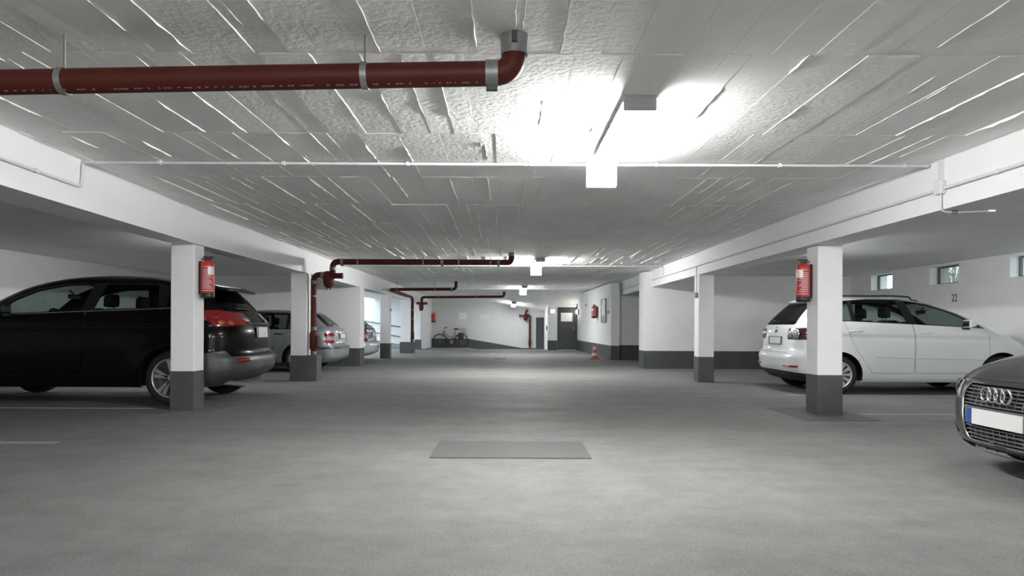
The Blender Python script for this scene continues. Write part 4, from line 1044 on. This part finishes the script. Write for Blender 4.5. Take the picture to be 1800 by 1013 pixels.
MB().tube(bent([(-0.02, 0.0, -0.06), (-0.02, 0, -0.20), (0.06, 0, -0.215), (0.45, 0.0, -0.20)], 0.04), 0.008, 8).build('cable', CONDUIT, t)
MB().cyl((0.07, 0, -0.215), (0.12, 0, -0.213), 0.018, 10).build('cable_gland', STEEL, t)
def switch(x, y, z, drop, label, d=(-1, 0)):
    t = thing('switch_box', label, 'switch', (x, y, z))
    MB().box(min(0, d[0]*0.05)-0.0, max(0, d[0]*0.05), -0.045, 0.045, -0.05, 0.05).build('box', STEEL, t, 0.008)
    MB().box(min(d[0]*0.05, d[0]*0.058), max(d[0]*0.05, d[0]*0.058), -0.022, 0.022, -0.025, 0.025).build('rocker', CONDUIT, t, 0.004)
    MB().tube([(d[0]*0.015, 0, 0.05), (d[0]*0.015, 0, drop)], 0.011, 8).build('cable', CONDUIT, t)
switch(3.765, 13.15, 1.71, 0.57, 'grey switch box with cable on the narrow pillar behind the white car')
switch(3.39, 22.0, 1.56, 0.55, 'small grey switch box with cable beside the notice board')
switch(3.27, 27.2, 1.95, 0.25, 'small grey box with cable on the wall near the grey door')
t = tag(MB().box(-3.895, -3.86, 22.0, 22.1, 1.55, 1.65).build('cable_box', STEEL, None, 0.006), 'small grey cable box on the pillar before the daylit opening', 'cable box')
t.location = (0.0525, 0, 0)

# ================================================================== FIRE EXTINGUISHERS
def extinguisher(loc, rz, label, r=0.083, h=0.50, detail=True):
    t = thing('fire_extinguisher', label, 'extinguisher', loc, rz, 'red fire extinguishers on the walls and pillars')
    # local: wall side is -x, base at z=0
    MB().lathe([(0.001, 0.035), (r*0.93, 0.035), (r, 0.055), (r, h-0.075), (r*0.93, h-0.045), (r*0.60, h-0.02), (0.02, h-0.012)], (0, 0, 0), 'z', 26).build('cylinder_body', RED, t)
    MB().lathe([(0.001, 0.0), (r*0.98, 0.0), (r*1.02, 0.02), (r*1.02, 0.062), (r*0.99, 0.066)], (0, 0, 0), 'z', 26).build('foot_ring', BLACKP, t)
    v = MB(); v.cyl((0, 0, h-0.02), (0, 0, h+0.03), 0.024, 12); v.box(-0.06, 0.07, -0.016, 0.016, h+0.018, h+0.034); v.box(-0.075, 0.05, -0.013, 0.013, h-0.005, h+0.010)
    v.build('valve_head', BLACKP, t, 0.004)
    MB().box(-r-0.020, -r+0.012, -0.035, 0.035, 0.05, h-0.03).build('wall_bracket', BLACKP, t)
    if not detail: return t
    MB().tube(bent([(-0.03, 0.02, h+0.01), (-r-0.002, 0.075, h-0.06), (-r+0.008, 0.082, h*0.5), (-r*0.75, 0.080, 0.10)], 0.05, 6), 0.011, 8).build('hose', BLACKP, t)
    MB().cyl((-r*0.75, 0.080, 0.12), (-r*0.72, 0.078, 0.03), 0.015, 10, 0.019).build('nozzle', BLACKP, t)
    LRED = mat('label_dark_red', (0.42, 0.05, 0.06), 0.5)
    def wrap(a0, a1, z0, z1, m, e, name):
        n = 10; vs = []
        for k in range(n+1):
            a = a0+(a1-a0)*k/n
            for z in (z0, z1): vs.append(((r+e)*math.cos(a), (r+e)*math.sin(a), z))
        return MB().add(vs, [(2*k, 2*k+2, 2*k+3, 2*k+1) for k in range(n)], True).build(name, m, t)
    lab = wrap(-2.05, -0.30, 0.10, h-0.10, LRED, 0.0012, 'instruction_label')
    LP = mat('label_print_pink', (0.62, 0.42, 0.42), 0.6)
    for k in range(11):
        z = 0.12+k*0.0235; b = -0.45-0.25*((k*7) % 3)
        q = wrap(-1.95, b, z, z+0.011, LP, 0.002, 'label_line'); q.parent = lab
    for (z0, z1) in ((0.092, 0.097), (h-0.104, h-0.099)): wrap(-2.05, -0.30, z0, z1, PAPER, 0.002, 'label_border').parent = lab
    w = wrap(-1.15, -0.28, h-0.20, h-0.105, PAPER, 0.003, 'white_label')
    for k in range(3): wrap(-0.62, -0.52, h-0.185+0.025*k, h-0.173+0.025*k, INK, 0.004, 'label_dot').parent = w
    return t
extinguisher((-3.842, 8.56, 1.43), 0, 'red fire extinguisher hanging on the pillar in front of the black suv')
extinguisher((3.742, 8.40, 1.41), PI, 'red fire extinguisher hanging on the pillar in front of the white car').scale = (1, -1, 1)
extinguisher((-3.60, 33.09, 1.25), -PI/2, 'red fire extinguisher on the far wall left above the bicycle', 0.085, 0.44, False)
extinguisher((3.205, 24.3, 1.38), PI, 'red fire extinguisher on the far right wall beside the notice board', 0.10, 0.46, True).scale = (1, -1, 1)

# ================================================================== DOORS, SIGNS, FAR WALL
DOORM = mat('grey_door_paint', (0.052, 0.056, 0.062), 0.45)
DOORM2 = mat('dark_green_grey_door_paint', (0.035, 0.038, 0.038), 0.5)
d = struct(MB().box(2.345, 3.155, 30.05, 30.10, 0.01, 1.90).build('door_1', DOORM))
f = MB(); f.box(2.30, 2.345, 29.985, 30.12, 0, 1.935); f.box(3.155, 3.20, 29.985, 30.12, 0, 1.935); f.box(2.345, 3.155, 29.985, 30.12, 1.90, 1.935); f.build('door_frame', DOORM, d)
h = MB().box(3.04, 3.075, 30.035, 30.05, 0.90, 1.08).build('handle_plate', STEEL, d); MB().tube(bent([(3.057, 30.04, 1.01), (3.057, 29.99, 1.01), (2.94, 29.99, 1.01)], 0.02), 0.010, 8).build('door_handle', STEEL, h)
s = tag(MB().box(2.46, 2.98, 30.036, 30.049, 1.30, 1.69).build('notice_sheet', PAPER), 'large white paper notice taped to the grey door', 'notice')
d2 = struct(MB().box(1.52, 1.84, YF-0.05, YF-0.005, -0.55, 1.47).build('door_2', DOORM2))
f = MB(); f.box(1.48, 1.52, YF-0.07, YF, -0.55, 1.51); f.box(1.84, 1.879, YF-0.07, YF, -0.55, 1.51); f.box(1.52, 1.84, YF-0.07, YF, 1.47, 1.51); f.build('door_frame', DOORM2, d2)
MB().box(1.62, 1.64, YF-0.056, YF-0.05, -0.5, 1.45).build('door_rib', DOORM, d2); MB().box(1.73, 1.75, YF-0.056, YF-0.05, -0.5, 1.45).build('door_rib', DOORM, d2)
EXITL = mat('lit_exit_face', (0.9, 0.9, 0.9), 0.4, emit=(0.95, 0.98, 1.0), emit_s=6.0)
t = thing('exit_sign_light', 'small lit white sign box on the wall left of the grey door', 'sign light', (2.08, 30.0, 1.70))
MB().box(-0.15, 0.10, -0.05, 0.0, -0.02, 0.14).build('housing', HOUS, t); MB().box(-0.10, 0.095, -0.056, -0.05, -0.012, 0.132).build('lit_face', EXITL, t)
WARM = mat('lit_bulkhead_glass', (0.9, 0.9, 0.9), 0.4, emit=(1.0, 0.93, 0.83), emit_s=30.0)
t = thing('bulkhead_lamp', 'bright round bulkhead lamp on the wall beside the grey door', 'lamp', (3.18, 29.55, 1.72))
MB().cyl((0.03, 0, 0), (-0.03, 0, 0), 0.11, 20).build('base', HOUS, t); MB().sphere((-0.05, 0, 0), 1, 16, 10, (0.06, 0.095, 0.095)).build('glass_bowl', WARM, t)
tag(MB().box(1.84, 1.876, 30.55, 30.68, 0.90, 1.10).build('intercom', BLACKP, None, 0.008), 'small black intercom on the pier left of the grey door', 'intercom')
for (x0, x1, z0, z1, lb) in ((-2.35, -2.01, 1.43, 1.72, 'white paper notice on the far wall above the bicycle saddle'), (-1.30, -0.86, 1.45, 1.64, 'faint white paper notice on the far wall right of the other sheet')):
    t = thing('paper_notice', lb, 'notice', ((x0+x1)/2, YF-0.004, z0)); w = (x1-x0)/2
    MB().box(-w, w, -0.003, 0.003, 0, z1-z0).build('sheet', PAPER if z1 > 1.7 else mat('dull_paper', (0.72, 0.73, 0.73), 0.7), t)
    for k in range(4): MB().box(-w*0.8, w*(0.75-0.2*(k % 2)), -0.0045, -0.003, (z1-z0)*(0.2+0.17*k), (z1-z0)*(0.2+0.17*k)+0.012).build('print_line', mat('grey_print', (0.5, 0.5, 0.5), 0.8), t)
t = thing('notice_board', 'framed notice board on the far right wall between extinguisher and switch', 'notice board', (3.355, 22.85, 1.24))
BRD = mat('notice_board_silver', (0.42, 0.44, 0.47), 0.25, 0.3)
MB().box(-0.03, 0.02, -0.42, 0.42, 0, 0.78).build('board', BRD, t); t.rotation_euler = (0, 0, 0.0238)
for (a, b, c, dd) in ((-0.44, -0.40, 0, 0.78), (0.40, 0.44, 0, 0.78), (-0.44, 0.44, 0.76, 0.80), (-0.44, 0.44, -0.02, 0.02)): MB().box(-0.04, 0.0, a, b, c, dd).build('frame_bar', STEEL, t)
for k in range(3): MB().box(-0.034, -0.03, -0.32+0.22*k, -0.14+0.22*k, 0.2, 0.6).build('pinned_sheet', PAPER, t)
# handrails in the daylit ramp
for z0, lb in ((1.09, 'upper dark handrail climbing the daylit ramp wall'), (0.60, 'lower dark handrail climbing the daylit ramp wall')):
    t = thing('handrail', lb, 'handrail', (-5.76, YF-0.09, z0), group='handrails on the daylit ramp wall')
    MB().cyl((0.9, 0, -0.144), (-5.0, 0, 0.80), 0.022, 10).build('rail', DKMETAL, t)
    for k in range(4): x = 0.5-1.4*k; MB().cyl((x, 0, -0.16*x), (x, 0.09, -0.16*x), 0.012, 8).build('rail_bracket', DKMETAL, t)
# bay number painted on the right wall
cu = bpy.data.curves.new('bay_number', 'FONT'); cu.body = '22'; cu.size = 0.21; cu.extrude = 0.001; cu.align_x = 'CENTER'
tmp = bpy.data.objects.new('tmp', cu); COL.objects.link(tmp); bpy.context.view_layer.update()
me = bpy.data.meshes.new_from_object(tmp.evaluated_get(bpy.context.evaluated_depsgraph_get())); bpy.data.objects.remove(tmp)
me.materials.clear(); o = link('bay_number', me, INK); o.location = (XR-0.003, 13.22, 1.615); o.rotation_euler = (PI/2, 0, -PI/2); o.scale = (0.85, 1, 1)
tag(o, 'black number 22 painted on the wall above the white car', 'number')

# ================================================================== FLOOR THINGS
SHEET = mat('grey_steel_sheet', (0.115, 0.115, 0.112), 0.65, 0.0, noise=(8, 0.06), bump=(90, 0.05))
o = tag(MB().box(-0.665, 0.665, -0.38, 0.38, 0.0, 0.012).build('steel_cover_plate', SHEET, None, 0.003), 'flat grey cover plate lying in the middle of the aisle', 'cover plate'); o.location = (0.042, 5.84, 0); o.rotation_euler = (0, 0, -0.006)
t = thing('floor_drain', 'small dark drain grate far down the aisle floor', 'drain', (-0.2, 22.0, 0))
MB().box(-0.2, 0.2, -0.2, 0.2, 0, 0.006).build('frame', DKMETAL, t)
for k in range(7): MB().box(-0.17, 0.17, -0.165+0.05*k, -0.14+0.05*k, 0.006, 0.012).build('grate_bar', DKMETAL, t)
LINE = mat('worn_white_line_paint', (0.36, 0.362, 0.36), 0.7, noise=(9, 0.22, (1, 3, 1)))
for (x0, x1, y, w, lb) in ((4.45, 8.6, 8.35, 0.07, 'worn white bay line beside the grey hatchback and pillar'), (4.4, 8.6, 10.62, 0.06, 'worn white bay line under the edge of the white car'), (-8.6, -4.12, 6.10, 0.08, 'worn white bay line in the dark left bay nearest the viewer'),
                           (-8.6, -4.5, 8.62, 0.06, 'worn white bay line beside the black suv'), (-8.6, -4.3, 11.05, 0.06, 'worn white bay line behind the black suv'), (4.3, 8.6, 12.75, 0.06, 'worn white bay line on the far side of the white car')):
    tag(MB().box(x0, x1, y-w/2, y+w/2, 0, 0.003).build('bay_line', LINE), lb, 'bay line')
CRACK = mat('floor_joint_dark', (0.22, 0.22, 0.215), 0.8)
RJ = random.Random(3); pts = [(-0.03+RJ.uniform(-0.008, 0.008), 6.3+0.2*k) for k in range(34)]
tag(MB().add([p for x, y in pts for p in ((x-0.004, y, 0.002), (x+0.004, y, 0.002))], [(2*k, 2*k+1, 2*k+3, 2*k+2) for k in range(len(pts)-1)]).build('floor_joint', CRACK), 'thin dark joint running up the aisle from the cover plate', 'floor joint')
# traffic cone
t = thing('traffic_cone', 'red and white striped traffic cone by the far right wall', 'cone', (2.93, 22.1, 0))
CR = mat('cone_red', (0.55, 0.10, 0.075), 0.5); CW = mat('cone_white', (0.75, 0.74, 0.72), 0.5)
MB().box(-0.17, 0.17, -0.17, 0.17, 0, 0.035).build('base', CR, t, 0.02)
rc = lambda z: 0.115-0.20*(z-0.03)
for i, (a, b) in enumerate(((0.03, 0.11), (0.11, 0.21), (0.21, 0.31), (0.31, 0.41), (0.41, 0.50))): MB().lathe([(rc(a), a), (rc(b), b)]+([(0.001, b)] if i == 4 else []), (0, 0, 0), 'z', 20).build('band', CR if i % 2 == 0 else CW, t)
# bicycle leaning at the far wall, heading left
def bicycle(loc):
    t = thing('bicycle', 'city bicycle with rear basket leaning against the far wall', 'bicycle', loc); t.rotation_euler = (0.06, 0, 0)
    r = 0.335; A, B = (-0.525, 0, r), (0.525, 0, r); FRM = mat('bicycle_frame_dark', (0.07, 0.07, 0.07), 0.4, 0.3)
    for c in (A, B):
        w = MB().tube([(c[0]+(r-0.014)*math.cos(2*PI*k/40), 0, c[2]+(r-0.014)*math.sin(2*PI*k/40)) for k in range(41)], 0.016, 8, caps=False).build('wheel', RUBBER, t)
        MB().tube([(c[0]+(r-0.035)*math.cos(2*PI*k/40), 0, c[2]+(r-0.035)*math.sin(2*PI*k/40)) for k in range(41)], 0.011, 6, caps=False).build('rim', DKMETAL, w)
        MB().cyl((c[0], -0.05, c[2]), (c[0], 0.05, c[2]), 0.022, 10).build('hub', STEEL, w)
        sp = MB()
        for k in range(18): a = 2*PI*k/18; sp.tube([(c[0], 0.02*(-1)**k, c[2]), (c[0]+(r-0.04)*math.cos(a), 0, c[2]+(r-0.04)*math.sin(a))], 0.002, 4)
        tag(sp.build('spokes', STEEL, w), kind='stuff')
    BBk, ST, HT, HB = (0.06, 0, 0.29), (0.24, 0, 0.80), (-0.30, 0, 0.86), (-0.36, 0, 0.68)
    def tb(n, pts, rad=0.016, m=FRM): return MB().tube([Vector(p) for p in pts], rad, 8).build(n, m, t)
    tb('seat_tube', [BBk, ST]); tb('down_tube', [(-0.34, 0, 0.72), (-0.15, 0, 0.46), BBk], 0.019); tb('top_tube', [(-0.31, 0, 0.82), (-0.10, 0, 0.56), (0.15, 0, 0.52)], 0.014); tb('head_tube', [HB, HT], 0.02)
    for s in (-0.05, 0.05):
        tb('chain_stay', [(0.06, s*0.6, 0.29), (0.525, s, r)], 0.010); tb('seat_stay', [(0.20, s*0.4, 0.70), (0.525, s, r)], 0.009); tb('fork_blade', [(-0.36, s*0.7, 0.68), (-0.43, s, 0.5), (-0.525, s, r)], 0.012)
    tb('stem', [HT, (-0.27, 0, 0.98)], 0.014, STEEL); tb('handlebar', [(-0.16, -0.28, 0.98), (-0.28, -0.22, 1.0), (-0.30, 0, 0.98), (-0.28, 0.22, 1.0), (-0.16, 0.28, 0.98)], 0.012, BLACKP)
    tb('seat_post', [ST, (0.26, 0, 0.90)], 0.013, STEEL)
    MB().sphere((0.28, 0, 0.92), 1, 14, 8, (0.14, 0.085, 0.04)).build('saddle', BLACKP, t)
    MB().cyl((0.06, -0.035, 0.29), (0.06, -0.028, 0.29), 0.095, 22).build('chainring', STEEL, t)
    tb('crank', [(0.06, -0.06, 0.29), (0.16, -0.07, 0.16)], 0.010, STEEL); MB().box(0.12, 0.22, -0.14, -0.07, 0.145, 0.17).build('pedal', BLACKP, t)
    tb('crank', [(0.06, 0.06, 0.29), (-0.04, 0.07, 0.42)], 0.010, STEEL); MB().box(-0.09, 0.01, 0.07, 0.14, 0.405, 0.43).build('pedal', BLACKP, t)
    MB().box(0.36, 0.78, -0.07, 0.07, 0.715, 0.73).build('rear_rack', BLACKP, t)
    for s in (-0.06, 0.06): tb('rack_stay', [(0.60, s, 0.72), (0.54, s, r)], 0.007, BLACKP)
    MB().box(0.40, 0.66, -0.19, -0.08, 0.40, 0.72).build('pannier_bag', BLACKP, t, 0.03)
    bk = MB()
    for k in range(9):
        x = 0.42+0.04*k
        bk.cyl((x, -0.14, 0.74), (x, -0.15, 0.96), 0.003, 5); bk.cyl((x, 0.14, 0.74), (x, 0.15, 0.96), 0.003, 5)
    for z in (0.75, 0.86, 0.96): bk.tube([(0.42, -0.145, z), (0.74, -0.145, z), (0.74, 0.145, z), (0.42, 0.145, z), (0.42, -0.145, z)], 0.004, 5)
    tag(bk.build('wire_basket', STEEL, t), kind='stuff')
    for c, a0, a1 in ((A, 0.3, 2.6), (B, 0.2, 2.9)): MB().tube([(c[0]+(r+0.03)*math.cos(a0+(a1-a0)*k/16), 0, c[2]+(r+0.03)*math.sin(a0+(a1-a0)*k/16)) for k in range(17)], 0.010, 6).build('mudguard', FRM, t)
    MB().sphere((-0.40, 0, 0.79), 0.04, 12, 8).build('head_lamp', CHROME, t); MB().box(0.80, 0.83, -0.03, 0.03, 0.62, 0.68).build('tail_lamp', LAMPRED, t)
    tb('kickstand', [(0.10, -0.04, 0.28), (0.20, -0.16, 0.02)], 0.008, STEEL)
bicycle((-2.755, 32.86, 0.0))

# ================================================================== OUTSIDE THE WINDOWS
GROUND = mat('garden_soil', (0.30, 0.29, 0.25), 0.9, noise=(4, 0.3))
struct(MB().box(X2, 14.0, 5.0, 22.0, 1.5, 1.90).build('ground_garden', GROUND))
LEAFS = [mat('shrub_leaf_%s' % n, c, 0.5) for n, c in (('bright', (0.20, 0.42, 0.10)), ('deep', (0.06, 0.20, 0.08)), ('pale', (0.35, 0.50, 0.32)))]
def shrub(loc, w, h, n, m, label, seed):
    q = random.Random(seed); t = thing('garden_shrub', label, 'shrub', loc, group='garden shrubs outside the basement windows'); st = MB(); lf = MB()
    for k in range(9):
        a, l = q.uniform(0, 2*PI), q.uniform(0.5, 1.0); st.tube([(0, 0, 0), (math.cos(a)*w*0.25*l, math.sin(a)*w*0.25*l, h*0.5*l), (math.cos(a)*w*0.45*l, math.sin(a)*w*0.45*l, h*0.95*l)], [0.02, 0.012, 0.005], 5)
    for k in range(n):
        a = q.uniform(0, 2*PI); rr = w*0.5*math.sqrt(q.random()); p = Vector((math.cos(a)*rr, math.sin(a)*rr, h*q.uniform(0.05, 1.0)))
        M_ = Matrix.Translation(p) @ Matrix.Rotation(q.uniform(0, 6.28), 4, 'Z') @ Matrix.Rotation(q.uniform(-1.2, 1.2), 4, 'X'); s = q.uniform(0.025, 0.055)
        lf.add([M_ @ Vector(v) for v in ((-s*0.45, 0, 0), (0, -s, 0.004), (s*0.45, 0, 0), (0, s*1.1, -0.01))], [(0, 1, 2, 3)])
    st.build('stem', mat('shrub_bark', (0.12, 0.09, 0.06), 0.9), t); tag(lf.build('foliage', m, t), kind='stuff')
shrub((10.3, 15.35, 1.90), 1.3, 1.2, 900, LEAFS[0], 'bright green shrub outside the window nearest the bay corner', 1)
shrub((10.9, 17.2, 1.90), 1.4, 1.3, 700, LEAFS[1], 'deep green shrub farther back outside the corner window', 2)
shrub((10.2, 13.4, 1.90), 1.5, 1.1, 1100, LEAFS[2], 'pale grey-green shrub outside the mesh-covered middle window', 3)
shrub((10.6, 11.2, 1.90), 1.3, 1.2, 700, LEAFS[0], 'light green shrub outside the window at the picture edge', 4)

# ================================================================== WORDS FOR THE SETTING
ROOM = {'floor': ('grey worn concrete floor of the garage', 'floor'), 'floor_ramp': ('concrete ramp dropping away along the far wall', 'ramp'), 'floor_ramp_up': ('concrete ramp climbing to daylight behind the left bays', 'ramp'),
 'floor_outside': ('concrete ground in the daylit yard beyond the left bays', 'ground'), 'ground_garden': ('garden soil outside the basement windows', 'ground'),
 'ceiling': ('grey-white board-marked concrete ceiling over the aisle', 'ceiling'), 'ceiling_left': ('lower shaded ceiling over the left parking bays', 'ceiling'), 'ceiling_right': ('lower ceiling over the right parking bays by the windows', 'ceiling'), 'ceiling_ramp': ('sloped soffit at the far end over the ramp', 'ceiling'),
 'wall_left': ('white wall behind the black suv with dark foot band', 'wall'), 'wall_right': ('white wall with small high windows behind the white car', 'wall'), 'wall_back': ('white end wall behind the viewpoint', 'wall'), 'wall_bay_left': ('white cross wall behind the silver-grey estate car', 'wall'),
 'wall_bay_right': ('white cross wall with dark band behind the white car tail', 'wall'), 'wall_recess': ('shaded wall at the back of the dark recess', 'wall'), 'wall_recess_side': ('side wall closing the dark recess', 'wall'), 'wall_far_right': ('white far right wall carrying extinguisher and notice board', 'wall'),
 'wall_door': ('white pier and lintel around the grey door', 'wall'), 'wall_far': ('grey-white far wall behind the bicycle', 'wall'), 'wall_partition': ('short white partition left of the bicycle', 'wall'), 'wall_outside': ('white retaining wall in the daylit yard', 'wall'),
 'window_1': ('small high window nearest the bay corner, green outside', 'window'), 'window_2': ('small high middle window covered with wire mesh', 'window'), 'window_3': ('small high window cut by the picture edge', 'window'),
 'door_1': ('grey door with a white notice at the far end', 'door'), 'door_2': ('dark narrow door at the foot of the ramp', 'door')}
for o in list(COL.objects):
    if o.parent is None and o.get('kind') == 'structure' and o.name in ROOM:
        if 'label' not in o: o['label'] = ROOM[o.name][0]
        if 'category' not in o: o['category'] = ROOM[o.name][1]
